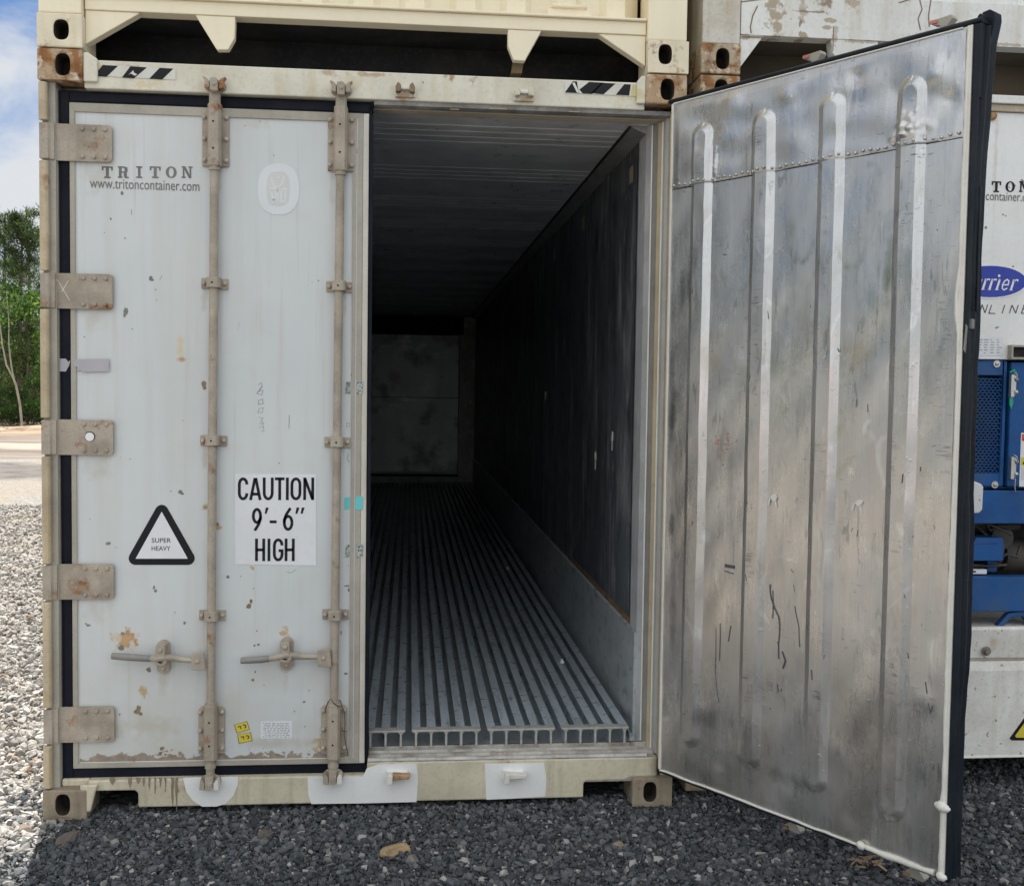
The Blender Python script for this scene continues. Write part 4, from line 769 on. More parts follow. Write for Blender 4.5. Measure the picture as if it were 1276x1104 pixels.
b.box(-1.164, -1.1605, .04, .10, .147, 2.756); b.build('gasket_channel', 'postgrey', LD)
# hinges
for i, (z1, z0) in enumerate(hz):
    b = MB(); x1 = ax(140, 360, .032); xm = ax(100, 360, .032); r = .012
    b.prism([(-1.168, z0), (-1.168, z1), (x1-r, z1), (x1-r*.3, z1-r*.3), (x1, z1-r), (x1, z0+r), (x1-r*.3, z0+r*.3), (x1-r, z0)], .034, .0425, 'y')
    b.box(xm-.01, xm-.004, .0335, .0342, z0, z1)
    b.cyl((-1.195, .030, z0+.004), (-1.195, .030, z1-.004), .0185, n=16); b.box(-1.195, -1.166, .020, .038, z0+.002, z1-.002)
    b.box(-1.217, -1.186, .012, .05, z0+.003, z1-.003)
    if i == 2:
        cx, cz = ax(112, 544, .032), az(112, 544, .032); b.cyl((cx, .0325, cz), (cx, .036, cz), .019, n=20, m=2); b.cyl((cx-.001, .0318, cz-.001), (cx-.001, .034, cz-.001), .0165, n=20, m=1)
    for px in (104, 118, 132):
        for zz in (z0+.017, z1-.017): b.dome(ax(px, 360, .034), .0345, zz, .0085, .008, 3)
    if i == 1: b.stroke([(ax(71, 348, .034), az(71, 348, .034)), (ax(87, 375, .034), az(87, 375, .034))], .0015, .0334, .0341, 1); b.stroke([(ax(85, 350, .034), az(85, 350, .034)), (ax(77, 364, .034), az(77, 364, .034))], .0015, .0334, .0341, 1)
    b.build('hinge', ['tan', 'whitevinyl', 'ink', 'tan'], LD, bevel=.0025)
# lock bars
BY = .022
BARS = [(ax(263.5, 520, BY), dict(top=(135, 207), bot=(881, 944), cl=(353, 549, 767), hd=823, cam=(105, 975), lever=(139, 203, 248))),
        (ax(420.0, 500, BY), dict(top=(138, 213), bot=(879, 943), cl=(357, 551, 766), hd=819, cam=(110, 968), lever=(300, 357, 405)))]
PXB = [lambda py: 268+(262-268)*(py-100)/870, lambda py: 425.5+(415-425.5)*(py-100)/870]
def keeper(parent, x, z, y=.02, cam=True, up=True, rusty=False, mats=('tan', 'orange', 'caulk'), shift=0):
    b = MB(); s_ = 1 if up else -1
    b.prism([(x-.036+.010*math.cos(t)*0, z) if 0 else (x+.040*math.cos(t), z-.004*s_+.026*math.sin(t)) for t in np.linspace(0, 2*PI, 17)[:-1]], y-.012, y-.0005, 'y', 0)
    for q in (-1, 1):
        m_ = 1 if (q > 0 and rusty) else (2 if q > 0 and not up else 0)
        b.prism([(x+q*.017, z-.020), (x+q*.036, z-.018), (x+q*.034, z+.012), (x+q*(.044 if up else .030), z+.024), (x+q*.030, z+.021), (x+q*.017, z+.008)], y-.048, y-.010, 'y', m_)
    if cam:
        b.prism([(x-.0145, z-.030*s_), (x+.0145, z-.030*s_), (x+.0145, z+.013*s_), (x+.006, z+.021*s_), (x-.0145, z+.018*s_)], y-.052, y-.014, 'y', 0)
        b.cyl((x+.002, y-.058, z-.004*s_), (x+.002, y-.03, z-.004*s_), .008, n=10, m=0)
    return b.build('locking_cam' if cam else 'cam_keeper', list(mats), parent, bevel=.004)
for i, (xb, d) in enumerate(BARS):
    f = PXB[i]; X = lambda py: ax(f(py), py, BY)
    zt, zb_ = az(300, d['cam'][0]+6, BY), az(300, d['cam'][1]-4, BY)
    b = MB(); pts = [(X(p), BY, az(f(p), p, BY)) for p in (d['cam'][0]+8, 200, 350, 500, 650, 800, 900, d['cam'][1]-6)]
    b.tube(pts, .0165, 14)
    for p in (d['top'][0]-2, d['top'][1]+3, d['bot'][0]-3, d['bot'][1]+10): z = az(f(p), p, BY); b.cyl((X(p), BY, z-.008), (X(p), BY, z+.008), .021, n=14)
    p0, p1 = d['cam'][0]+10, d['top'][0]; b.cyl((X(p0), BY, az(f(p0), p0, BY)), (X(p1), BY, az(f(p1), p1, BY)), .0215, n=14)
    bar = b.build('lock_bar', 'tan', LD)
    for key in ('top', 'bot'):
        p0, p1 = d[key]; pm = (p0+p1)/2; x = X(pm); z1, z0 = az(f(p0), p0, .03), az(f(p1), p1, .03); b = MB()
        tz0, tz1 = (z0, z1-.012) if key == 'top' else (z0+.012, z1)
        b.prism([(x-.050, tz0), (x-.050, tz1-.012), (x-.040, tz1), (x+.040, tz1), (x+.050, tz1-.012), (x+.050, tz0)], .040, .0495, 'y')
        b.prism([(x-.026, .0400), (x-.025, .016), (x-.017, -.001), (x+.017, -.001), (x+.025, .016), (x+.026, .0400)], z0-.004, z1+.012, 'z')
        for zz in np.linspace(tz0+.022, tz1-.022, 3):
            for q in (-.041, .041): b.dome(x+q, .0405, zz, .0092, .014, 1, 8)
        for zz in (z0+(z1-z0)*.28, z0+(z1-z0)*.74): b.cyl((x-.002, -.0018, zz), (x-.002, .004, zz), .0052, n=10, m=2)
        b.build('bar_bracket', ['tan', 'bolt', 'ink'], LD, bevel=.003)
    for p in d['cl']:
        x, z = X(p), az(f(p), p, .03); b = MB()
        b.prism([(x-.050, z-.020), (x-.050, z+.020), (x+.050, z+.018), (x+.050, z-.022)], .042, .0495, 'y')
        b.prism([(x-.027, .042), (x-.024, .003), (x-.016, -.004), (x+.016, -.004), (x+.024, .003), (x+.027, .042)], z-.018, z+.020, 'z')
        for q in (-.039, .039): b.dome(x+q, .0425, z-.001, .0085, .013, 1, 8)
        b.cyl((x-.002, -.0045, z), (x-.002, .0, z), .0048, n=10, m=2)
        b.build('bar_clamp', ['tan', 'bolt', 'ink'], LD, bevel=.002)
    # handle, lug and catch
    l0, lc, l1 = d['lever']; hp = d['hd']; b = MB(); hyv = .006
    if i == 0: pth = [(139, 817), (165, 819), (188, 820.5), (196, 820), (203, 819), (215, 819.5), (228, 822), (244, 823)]
    else: pth = [(300, 823), (325, 821.5), (336, 820.5), (346, 818), (357, 815), (368, 817), (385, 818.5), (401, 818)]
    P = [(ax(p, q, hyv), hyv-(.012 if 2 < j < 5 else 0), az(p, q, hyv)) for j, (p, q) in enumerate(pth)]
    b.tube(P[:3], [.0125, .0135, .0125], 10, 1); b.tube(P[2:], [.012, .013, .014, .014, .011, .010], 8, 0)
    x, z = ax(l1, hp, .01), az(l1, hp, .01); b.prism([(x-.026, z-.034), (x-.028, z+.030), (x+.020, z+.034), (x+.026, z-.034)], -.004, .008, 'y'); b.dome(x-.004, -.004, z, .008, .007, 2, 8)
    b.build('door_handle', ['tan', 'handle', 'bolt'], LD, bevel=.002)
    b = MB(); x, z = ax(lc, hp-4, .03), az(lc, hp-4, .03)
    b.prism([(x+.025*math.cos(t), z+(.040 if math.sin(t) > 0 else -.040)+.025*math.sin(t)) for t in np.linspace(0, 2*PI, 25)[:-1]], .034, .0495, 'y')
    b.prism([(x-.017, z+.055), (x+.015, z+.058), (x+.017, z+.006), (x+.025, z-.006), (x+.014, z-.020), (x-.014, z-.020), (x-.025, z-.006), (x-.019, z+.006)], -.014, -.008, 'y')
    b.box(x-.014, x+.014, -.010, .036, z+.028, z+.052); b.dome(x, -.0145, z+.038, .009, .008, 1, 9); b.dome(x, .034, z-.046, .008, .007, 1, 9); b.prism([(x-.012, z-.008), (x, z-.004), (x+.012, z-.010), (x+.0, z-.012)], -.0152, -.0142, 'y', 2)
    b.build('handle_catch', ['tan', 'bolt', 'ink'], LD, bevel=.003)
    keeper(LD, ax(f(d['cam'][0]), d['cam'][0], 0), az(f(d['cam'][0]), d['cam'][0]+1, 0), .02, True, True, i == 0)
    keeper(LD, ax(f(d['cam'][1]), d['cam'][1], 0), az(f(d['cam'][1]), d['cam'][1], 0), .02, True, False, False)
for px, py, par, up, mt in ((505, 112, header, True, ('header', 'chiprust', 'caulk')), (653, 117, header, True, ('header', 'caulk', 'caulk')), (496, 967, sill, False, ('whitepatch', 'orange', 'caulk')), (641, 966, sill, False, ('whitepatch', 'caulk', 'caulk'))):
    x, z = ax(px, py, 0), az(px, py, 0); b = MB()
    if up:
        b.prism([(x-.038, z-.026), (x+.040, z-.026), (x+.036, z+.006), (x+.018, z+.020), (x-.016, z+.022), (x-.036, z+.006)], .008, .0195, 'y')
        for q in (-1, 1): b.prism([(x+q*.016, z-.012), (x+q*.036, z-.014), (x+q*.037, z+.006), (x+q*.028, z+.024), (x+q*.016, z+.014)], -.022, .01, 'y', 1 if px == 505 else 0)
        b.prism([(x-.022, z-.002), (x+.022, z-.002), (x+.02, z+.012), (x-.02, z+.012)], -.012, .01, 'y', 2)
    else:
        b.prism([(x-.046, z-.020), (x+.034, z-.018), (x+.038, z+.016), (x-.046, z+.020)], .010, .0188, 'y')
        b.prism([(x-.044, z-.024), (x-.022, z-.022), (x-.02, z+.014), (x-.04, z+.018)], -.034, .012, 'y', 2); b.prism([(x-.022, z-.010), (x+.044, z-.006), (x+.048, z+.010), (x-.022, z+.014)], -.022, .012, 'y', 1)
    b.build('cam_keeper', list(mt), par, bevel=.004)
# wire tied round the lower bracket
b = MB(); Y = -.008
b.tube([(ax(p, q, Y), Y-.006*math.sin(k_), az(p, q, Y)) for k_, (p, q) in enumerate([(405, 884), (409, 874), (412, 870), (416, 876), (422, 881), (426, 880), (424, 873), (422, 872)])], .0022, 6)
b.tube([(ax(p, q, .02), .02, az(p, q, .02)) for p, q in [(426, 880), (429, 886), (430, 900), (429, 915), (431, 928), (434, 941)]], .0018, 6)
b.build('tie_wire', paint('brown_wire', (0.09, 0.065, 0.05), 0.6, 0.2, 0), LD)
# signs, stickers and lettering of the closed door
SP = PY-.0006
b = MB(); serif(b, 'TRITON', 127, 240, 207.5, 222, SP); b.build('company_lettering', 'inkgrey', LD)
b = MB(); put_text(b, 'www.tritoncontainer.com', 112, 248.5, 234.5, SP, .036); b.build('web_lettering', 'inkgrey', LD)
b = MB(); px_poly(b, [(293, 590.5), (394, 591), (394, 704.5), (293, 703)], SP, .001, 0); Y = SP-.0011
letters(b, [('C', 298.2, 307.6, 596.5, 621.5), ('A', 312.2, 324.2, 595.5, 623), ('U', 329.2, 339.2, 595, 621.5), ('T', 342.5, 354.5, 596.5, 623), ('I', 353, 363, 595, 623), ('O', 363.7, 373.7, 596.5, 621.5), ('N', 379.6, 389.6, 595, 623),
            ('9', 315.6, 324.6, 634.5, 661), ('-', 336, 344.6, 635, 661), ('6', 354.2, 363.8, 633, 659.5),
            ('H', 319.6, 328.6, 671, 699), ('I', 330.2, 340, 671, 699), ('G', 341.8, 351.4, 672.5, 697.5), ('H', 356.4, 365.4, 671, 699)], Y, .0108, 1)
for px in (331.2, 369.5, 376): b.prism([(ax(p, q, Y), az(p, q, Y)) for p, q in ((px, 632.4), (px+3.6, 632.4), (px+1.0, 640), (px-1.4, 640))], Y-.0008, Y, 'y', 1)
b.build('caution_sign', ['signwhite', 'ink'], LD)
b = MB()
def tri(k_): 
    pts = []
    for (cx, cy), a in (((201.5, 637), 90), ((168.5, 695.5), 210), ((234.5, 695.5), 330)):
        for t in (-55, -28, 0, 28, 55): pts.append((cx+k_*math.cos(math.radians(a+t)), cy-k_*math.sin(math.radians(a+t))))
    return pts
px_poly(b, tri(8.2), SP, .001, 1); px_poly(b, [(201.5, 637.5), (169, 696), (234, 696)], SP-.0011, .0006, 0)
put_text(b, 'SUPER', 189, 213, 676, SP-.0016, .0175, 1); put_text(b, 'HEAVY', 189, 212.5, 686, SP-.0016, .0175, 1)
b.build('heavy_sign', ['signwhite', 'ink'], LD)
b = MB(); se = lambda cx, cy, rx, ry, p, n=32: [(cx+rx*abs(math.cos(t))**(2/p)*math.copysign(1, math.cos(t)), cy-ry*abs(math.sin(t))**(2/p)*math.copysign(1, math.sin(t))) for t in np.linspace(0, 2*PI, n+1)[:-1]]
px_poly(b, se(347, 236, 26, 32, 2.4), SP, .0008, 0); px_poly(b, se(346.5, 235.5, 14.5, 21.5, 3), SP-.0009, .0004, 1)
Y = SP-.0014
def pxs(pts, wd, m): b.stroke([(ax(p, q, Y), az(p, q, Y)) for p, q in pts], wd, Y-.0003, Y, m)
for pl in ([(338, 221), (340, 231), (347, 234), (352, 228), (354, 219)], [(345, 222), (349, 221)], [(336, 235), (345, 235), (344, 246), (338, 254)], [(346, 236), (347, 252)], [(350, 236), (358, 236)], [(351, 238), (350, 251), (355, 252), (356, 239)], [(338, 240), (341, 250)]): pxs(pl, .006, 0)
b.build('emblem_decal', ['ovalwhite', 'ovalgrey'], LD)
def sticker(name, pts, mats, txt=None):
    b = MB(); px_poly(b, pts, SP, .0008, 1); c = np.mean(pts, 0); px_poly(b, [tuple(c+(np.array(p)-c)*.92) for p in pts], SP-.0009, .0004, 0)
    if txt: txt(b)
    return b.build(name, mats, LD)
def cl(cx, cy, a):
    def go(b):
        u = np.array((math.cos(a), math.sin(a))); v = np.array((-u[1], u[0])); Y = SP-.0014
        def T(pts): return [(ax(*(np.array((cx, cy))+u*p+v*q), Y), az(*(np.array((cx, cy))+u*p+v*q), Y)) for p, q in pts]
        b.stroke(T([(1.6, -1.5), (3, -2.2), (4.6, -1.4), (5.0, .2), (4.2, 1.6), (2.6, 1.7)]), .0042, Y-.0004, Y, 2); b.stroke(T([(-5, -1.6), (-1.6, -1.6), (-1.6, 2.0)]), .0042, Y-.0004, Y, 2)
    return go
sticker('yellow_sticker', [(291.7, 902.8), (307.8, 898.2), (311.4, 908.6), (295.2, 913.4)], ['yellow', 'olive', 'olive'], cl(301.5, 905.6, -.27))
sticker('yellow_sticker', [(295.8, 914.8), (312.3, 911.8), (314.6, 922.8), (297.6, 926.2)], ['yellow', 'olive', 'olive'], cl(305.2, 918.8, -.17))
b = MB(); px_poly(b, [(325, 899), (363.7, 898), (363.8, 919.5), (324.8, 920)], SP, .0008, 0)
R_ = random.Random(4)
for r_ in range(9):
    x = 327+R_.uniform(0, 3); yv = 900.5+r_*2.1
    while x < 360: l = R_.uniform(1.5, 5); px_poly(b, [(x, yv), (min(361, x+l), yv), (min(361, x+l), yv+.9), (x, yv+.9)], SP-.0009, .0003, 1); x += l+R_.uniform(.8, 2.2)
b.build('data_label', ['signwhite', 'inkfaint'], LD)
b = MB(); px_poly(b, [(92, 448), (136, 447.5), (136, 463), (103, 463.5), (100, 461), (95, 463), (97, 458), (91, 455)], PY-.0075, .0006); px_poly(b, [(72, 447), (82, 447), (85, 451), (88, 449), (86, 456), (82, 463), (71, 463)], .049, .0006); b.build('tape_strip', 'tapegrey', LD)
b = MB(); px_poly(b, [(429.5, 619.5), (442, 619.5), (442, 634.5), (429, 634.5)], SP, .0008); px_poly(b, [(443, 619), (452, 618.5), (452, 635), (443, 635)], bx-.0005, .0006); b.build('teal_tape', 'teal', LD)
for py in (483, 686):
    b = MB(); px_poly(b, [(431, py-7), (443.5, py-8), (443.5, py+9), (430, py+8)], SP, .0008); px_poly(b, [(444.5, py-8), (452.5, py-8), (451.5, py+8), (444.5, py+9)], bx-.0005, .0006); b.build('mottled_tape', 'tapemot', LD)
b = MB(); Y = SP
def pen(pts, wd=.0022): b.stroke([(ax(p, q, Y), az(p, q, Y)) for p, q in pts], wd, Y-.0003, Y, 0)
pen([(322, 480), (325, 477), (327, 481), (322, 488), (328, 486)]); pen([(326, 482), (320, 490), (326, 492), (328, 487)])
pen([(328, 497), (322, 499), (322, 504), (328, 503), (327, 498)]); pen([(323, 509), (328, 508), (327, 514), (321, 514), (323, 509)], .0016); pen([(322, 520), (328, 521), (325, 525), (329, 528), (323, 528)], .0016); pen([(322, 533), (328, 531), (329, 537), (325, 538)], .0016)
pen([(360.5, 517), (360, 534)]); pen([(432, 526), (432, 532), (436, 531), (436, 527), (432, 528)], .0014); pen([(434, 565), (433, 572), (435, 576)], .003); pen([(357, 712), (362, 714), (369, 709)], .0016)
pen([(164, 261), (164, 268)], .002); pen([(199, 349), (202, 343)], .0015); pen([(296, 410), (299, 402)], .0008)
b.build('pen_writing', 'inkfaint', LD)

# ------------------------------------------------------------------ open right door (own frame: s along the door, -y its steel inner face)
HP = (1.161, -.03); DA = math.atan2(-.97, .66)
sg = np.unique(np.r_[np.arange(0, 1.1735, .0045), [c+o for c in (.151, .433, .714, 1.0025) for o in (-.055, -.025, .025, .049)]]); zg = np.r_[np.arange(.166, .36, .004), np.arange(.36, 2.40, .02), np.arange(2.40, 2.770, .004)]
S, Z = np.meshgrid(sg, zg, indexing='ij'); H = np.zeros_like(S)
for c, z0, z1 in ((.151, .315, 2.650), (.433, .312, 2.645), (.714, .310, 2.645), (1.0025, .300, 2.640)):
    zc = np.clip(Z, z0+.03, z1-.03); dd = np.hypot(S-c, (Z-zc)); wl = np.where(S < c, .030, .024); H = np.maximum(H, .020*np.clip((.025+wl-dd)/wl, 0, 1))
Rg = np.random.default_rng(3)
def wob(n, fx, fz, amp):
    o = np.zeros_like(S)
    for _ in range(n): a, b_, p, q = Rg.normal(0, fx), Rg.normal(0, fz), *Rg.uniform(0, 6.3, 2); o += np.sin(a*S+p+b_*Z+q)
    return o*amp/n**.5
D = wob(14, 16, 7, .0011)+wob(10, 36, 14, .0006)
top = np.clip((Z-2.445)/.004, 0, 1); D += top*.003
D += top*(wob(12, 24, 28, .0017))
for s0, z0, r, a in ((.52, 2.70, .05, .006), (1.08, 2.66, .06, .008), (1.13, 2.56, .05, -.007), (.80, 2.70, .04, -.006), (.30, 2.72, .06, .004), (1.06, 2.50, .03, .004), (.95, 2.62, .05, -.005), (.18, 2.36, .04, .003), (.30, .27, .035, -.002), (.86, .25, .05, -.003), (.62, .24, .06, .003), (.80, .45, .08, .004), (.20, .45, .06, .003), (1.11, .70, .05, .003)):
    D += a*np.exp(-((S-s0)**2+(Z-z0)**2)/(2*(r*.5)**2))
for k_ in range(46):  # hammered spots around the top of the last rib
    s0, z0 = .985+.05*Rg.normal()*.55, 2.475+abs(Rg.normal())*.035; D += .0028*np.exp(-((S-s0)**2+(Z-z0)**2)/(2*.006**2))
for k_ in range(12): s0, z0 = .205+.012*Rg.random(), 2.45+.12*Rg.random(); D += .0022*np.exp(-((S-s0)**2+(Z-z0)**2)/(2*.005**2))
edge = np.minimum(np.minimum(S, 1.1735-S), np.minimum(Z-.166, 2.77-Z)); D *= np.clip(edge/.03, 0, 1)
V = np.stack([S, -(H+D), Z], -1).reshape(-1, 3); ns, nz_ = S.shape; ii, jj = np.meshgrid(np.arange(ns-1), np.arange(nz_-1), indexing='ij'); a = (ii*nz_+jj).ravel(); F = np.stack([a, a+nz_, a+nz_+1, a+1], 1)
b = MB(); b.box(-.018, 1.192, .004, .085, .160, 2.776)
RD = b.build('door', 'whiteR', ROOT, local=True, bevel=.003); RD.location = (HP[0], HP[1], 0); RD.rotation_euler = (0, 0, DA); tag(RD, 'open right door with scuffed stainless steel inner face')
WLOC[RD.name] = (0, 0, 0)
me_ = npmesh('steel_lining', V, F, [M['steel']], True); me_.set_sharp_from_angle(angle=math.radians(20)); o = bpy.data.objects.new('steel_lining', me_); COL.objects.link(o); o.parent = RD
b = MB()
for k_ in range(43):
    s0 = .012+k_*.0273; hh = 0
    for c in (.151, .433, .714, 1.0025): hh = max(hh, .020*min(1, max(0, (.049-abs(s0-c))/.024)))
    b.dome(s0, -hh-.0038, 2.457+.003*math.sin(k_*1.7), .0058, .006, 0, 8)
b.build('rivet_row', 'chrome', RD, local=True)
b = MB(); b.prism([(0.0, 2.4445), (.3, 2.4455), (.7, 2.444), (1.172, 2.4455), (1.172, 2.4425), (0, 2.4425)], -.0012, .0, 'y'); b.build('patch_seam', 'ink', RD, local=True)
b = MB(); R_ = random.Random(8)
def bead(pts, r): b.tube(pts, r, 8)
zz = np.arange(.168, 2.772, .03); bead([(1.179+.0015*math.sin(z*5)+R_.uniform(-.001, .001)-(.010 if 1.85 < z < 2.05 else 0)*math.sin((z-1.85)/.2*PI), -.003, z) for z in zz], [(.0095 if z < .42 else .0062)*(1+R_.uniform(-.15, .15)) for z in zz])
b.prism([(1.1755, .17), (1.1915, .17), (1.1915, 2.774), (1.1755, 2.774)], -.0035, .0035, 'y')
ss = np.arange(0, 1.185, .04); bead([(s_, -.003, .163+.002*R_.uniform(-1, 1)) for s_ in ss], [.0045 if s_ < .9 else .009*(1+R_.uniform(-.3, .3)) for s_ in ss])
bead([(s_, -.002, 2.772) for s_ in ss], .0032)
zz = np.arange(.17, 2.77, .06); bead([(-.002+R_.uniform(-.001, .001), -.002, z) for z in zz], [.0034 if z > .5 else .006 for z in zz])
for s_, z_, r_ in ((1.181, .385, .020), (1.168, .385, .012), (1.193, .383, .013), (.905, .168, .016), (1.186, .165, .016)): b.tube([(s_-r_, -.006, z_), (s_-r_*.5, -.010, z_+.002), (s_, -.012, z_), (s_+r_*.5, -.010, z_-.002), (s_+r_, -.006, z_)], [r_*.3, r_*.75, r_*.85, r_*.75, r_*.3], 8)
b.build('sealant_bead', 'caulk', RD, local=True)
for s0, z0 in ((.517, 1.292), (.856, 1.305)):
    b = MB(); b.blobpoly(s0, z0, .018, .014, -.006, .0, 0, 10, .5); b.stroke([(s0-.02, z0-.005), (s0-.026, z0-.028)], .006, -.004, 0); b.stroke([(s0+.003, z0-.01), (s0+.008, z0-.035)], .005, -.004, 0); b.build('sealant_drip', 'caulk', RD, local=True)
b = MB()   # scratches and rub marks on the lining
def scr(pts, wd): b.stroke(pts, wd, -.0025, .004)
scr([(.505, .98), (.507, .955), (.512, .93), (.53, .895), (.546, .87), (.551, .845), (.552, .81), (.548, .77), (.551, .72)], .0042); scr([(.518, .96), (.521, .91), (.520, .86)], .0022); scr([(.613, .92), (.620, .89), (.632, .85), (.634, .81), (.638, .78)], .0032); scr([(.452, .62), (.457, .48), (.47, .42)], .004); scr([(.285, .80), (.2865, .74), (.286, .66)], .003); scr([(.265, .78), (.267, .70), (.266, .63), (.272, .57), (.288, .5)], .0016); scr([(.335, .80), (.325, .74)], .004)
scr([(.70, .97), (.702, .93)], .003); scr([(.30, 1.02), (.345, 1.02)], .012); scr([(.3, 1.0), (.34, .995)], .003); scr([(.565, .75), (.58, .72), (.57, .69)], .006)
scr([(1.108, .76), (1.118, .70), (1.127, .665), (1.135, .69)], .0035)
for _ in range(40):
    s0 = Rg.choice([.43, .50, .72, 1.01, 1.10, .15, .3, .62, .85])+Rg.normal()*.03; z0 = Rg.uniform(.5, 2.3); l = Rg.uniform(.004, .05)
    off = max(0, .020*min(1, max(0, (.049-min(abs(s0-c) for c in (.151, .433, .714, 1.0025)))/.024)))
    b.stroke([(s0, z0), (s0+Rg.normal()*.004, z0-l*.7)], Rg.uniform(.0006, .0016), -off-.0022, -off+.002)
b.build('scratch_mark', paint('dark_scratch', (0.09, 0.09, 0.095), 0.6, 0.3, 0.2), RD, local=True)
# gasket round the edge
b = MB()
pv = [(1.192, .0), (1.199, -.003), (1.206, .002), (1.208, .008), (1.2015, .013), (1.2015, .034), (1.208, .040), (1.206, .050), (1.199, .054), (1.204, .064), (1.209, .072), (1.201, .080), (1.190, .080)]
Rk = np.random.default_rng(17); zs = np.r_[np.arange(.150, 2.76, .055), 2.775]; nz3 = len(zs)
def smooth_noise(n, amp, w=3): q = Rk.normal(size=n+2*w); q = np.convolve(q, np.ones(2*w+1)/(2*w+1), 'valid'); return q/np.std(q)*amp
off_s = smooth_noise(nz3, .0013); off_y = smooth_noise(nz3, .0022); lip = smooth_noise(nz3, .0022, 2); lip2 = smooth_noise(nz3, .0022, 2)
vs = []; npv = len(pv)
for i, z in enumerate(zs):
    fl = max(0, (z-2.05)/.72)**1.6
    for j, (p, q) in enumerate(pv):
        e = p+off_s[i]*(j not in (0, 12))+(lip[i] if j in (2, 3) else 0)+(lip2[i] if j in (6, 7, 10) else 0)+fl*(.012 if j in (2, 3) else .018 if 5 < j < 12 else .006 if j in (4, 5) else 0)
        if 1.82 < z < 1.95 and j in (1, 2, 3): e -= .006
        vs.append((e, q+off_y[i]*(q > .03)+fl*.010*(q > .05), z))
fs = [(i*npv+j, i*npv+(j+1) % npv, (i+1)*npv+(j+1) % npv, (i+1)*npv+j) for i in range(nz3-1) for j in range(npv)]
b.add(vs, fs, 0, True); b.add(vs[:npv], [list(range(npv))], 0); b.add(vs[-npv:], [list(range(npv-1, -1, -1))], 0)
ph = [(q, 2.7785+(p-1.192)) for p, q in pv]
b.prism(ph, -.03, 1.215, 'x')
ph = [(q, .1575-(p-1.192)*.6) for p, q in pv]; b.prism(ph, -.02, 1.2, 'x')
b.prism([(1.180, 2.790), (1.206, 2.70), (1.214, 2.70), (1.232, 2.792), (1.230, 2.815), (1.214, 2.826), (1.192, 2.822)], .050, .094, 'y'); b.prism([(1.198, 2.56), (1.207, 2.56), (1.213, 2.80), (1.204, 2.808), (1.196, 2.80)], .012, .040, 'y')
b.prism([(1.199, 1.92), (1.2105, 1.92), (1.2105, 2.30), (1.199, 2.30)], .040, .054, 'y')
b.box(1.197, 1.212, .016, .030, 1.865, 1.895, 1); b.prism([(1.196, 1.80), (1.204, 1.79), (1.2065, 1.87), (1.201, 1.88)], -.006, -.001, 'y', 1)
gk = b.build('door_gasket', ['gasketdk', 'handle'], RD, local=True, bevel=.0015, seg=1); gk.data.set_sharp_from_angle(angle=math.radians(38))
for s0 in (.565, 1.045):
    b = MB(); b.cyl((s0, .115, .13), (s0, .115, 2.81), .0165, n=12)
    for z_ in (2.60, .42): b.box(s0-.05, s0+.05, .086, .093, z_-.10, z_+.10); b.box(s0-.028, s0+.028, .093, .135, z_-.11, z_+.11)
    for z_ in (2.05, 1.5, .85): b.box(s0-.05, s0+.05, .086, .092, z_-.02, z_+.02); b.box(s0-.025, s0+.025, .092, .137, z_-.02, z_+.02)
    b.build('lock_bar', 'tan', RD, local=True, bevel=.002)
for z1, z0 in hz: b = MB(); b.box(.0, .16, .086, .096, z0, z1); b.cyl((-.02, .09, z0), (-.02, .09, z1), .018, n=12); b.build('hinge', 'tan', RD, local=True, bevel=.002)
for s0 in (.565, 1.045):
    for z_, q in ((2.815, 1), (.115, -1)):
        b = MB(); b.prism([(s0-.015, z_-.02*q), (s0+.013, z_-.02*q), (s0+.008, z_+.014*q), (s0+.026, z_+.034*q), (s0+.020, z_+.046*q), (s0-.036, z_+.043*q), (s0-.048, z_+.036*q), (s0-.044, z_+.028*q), (s0-.018, z_+.020*q)], .10, .132, 'y'); b.box(s0-.050, s0-.024, .0955, .0995, z_+.029*q if q > 0 else z_-.043, z_+.042*q if q > 0 else z_-.029, 1)
        b.build('locking_cam', ['frame', 'redpaint' if q > 0 else 'orange'], RD, local=True, bevel=.004)

# ------------------------------------------------------------------ cream container on top
TB = 2.897
CR = thing('shipping_container', 'cream painted steel container stacked on top of the open refrigerated one', 'shipping container', (0, 0, TB), 'shipping containers stacked in the yard')
def under(parent, z0, x0, x1, y0, n=18, zf=.165):
    b = MB(); b.box(x0+.02, x1-.02, y0+.10, y0+12.1, z0+zf, z0+zf+.05)
    for i in range(n): yy = y0+.35+i*.64; b.box(x0+.06, x1-.06, yy, yy+.05, z0+.03, z0+zf-.001)
    pass
    return b.build('underframe', 'dark', parent)
casting(CR, -HW-.002, -HW+.162, 0, TB, TB+.124, 'creamcast', hx=ax(76, 37), hz=az(76, 37), hh=.07)
casting(CR, HW-.157, HW+.004, 0, TB, TB+.124, 'creamcast', hx=ax(829, 68), hz=az(829, 68), hh=.075)
for x in (-HW, HW-.162):
    b = MB(); b.box(x, x+.162, 12.01, 12.19, TB, TB+.118); b.build('corner_casting', 'creamcast', CR, bevel=.006)
    b = MB(); b.box(x, x+.162, 0, .178, TB+2.478, TB+2.591); b.build('corner_casting', 'creamcast', CR, bevel=.006); b = MB(); b.box(x, x+.162, 12.01, 12.19, TB+2.478, TB+2.591); b.build('corner_casting', 'creamcast', CR, bevel=.006)
    for y0, y1, z0 in ((.004, .16, TB+.1245), (12.03, 12.18, TB+.118)): b = MB(); b.box(x+.004, x+.158, y0, y1, z0, TB+2.478); b.build('corner_post', 'cream', CR, bevel=.006)
b = MB(); F = .03
Q = lambda pts: [(ax(p, q, F), az(p, q, F)) for p, q in pts]
top_l, top_r = az(110, 11, F)-.002, az(800, 11, F)
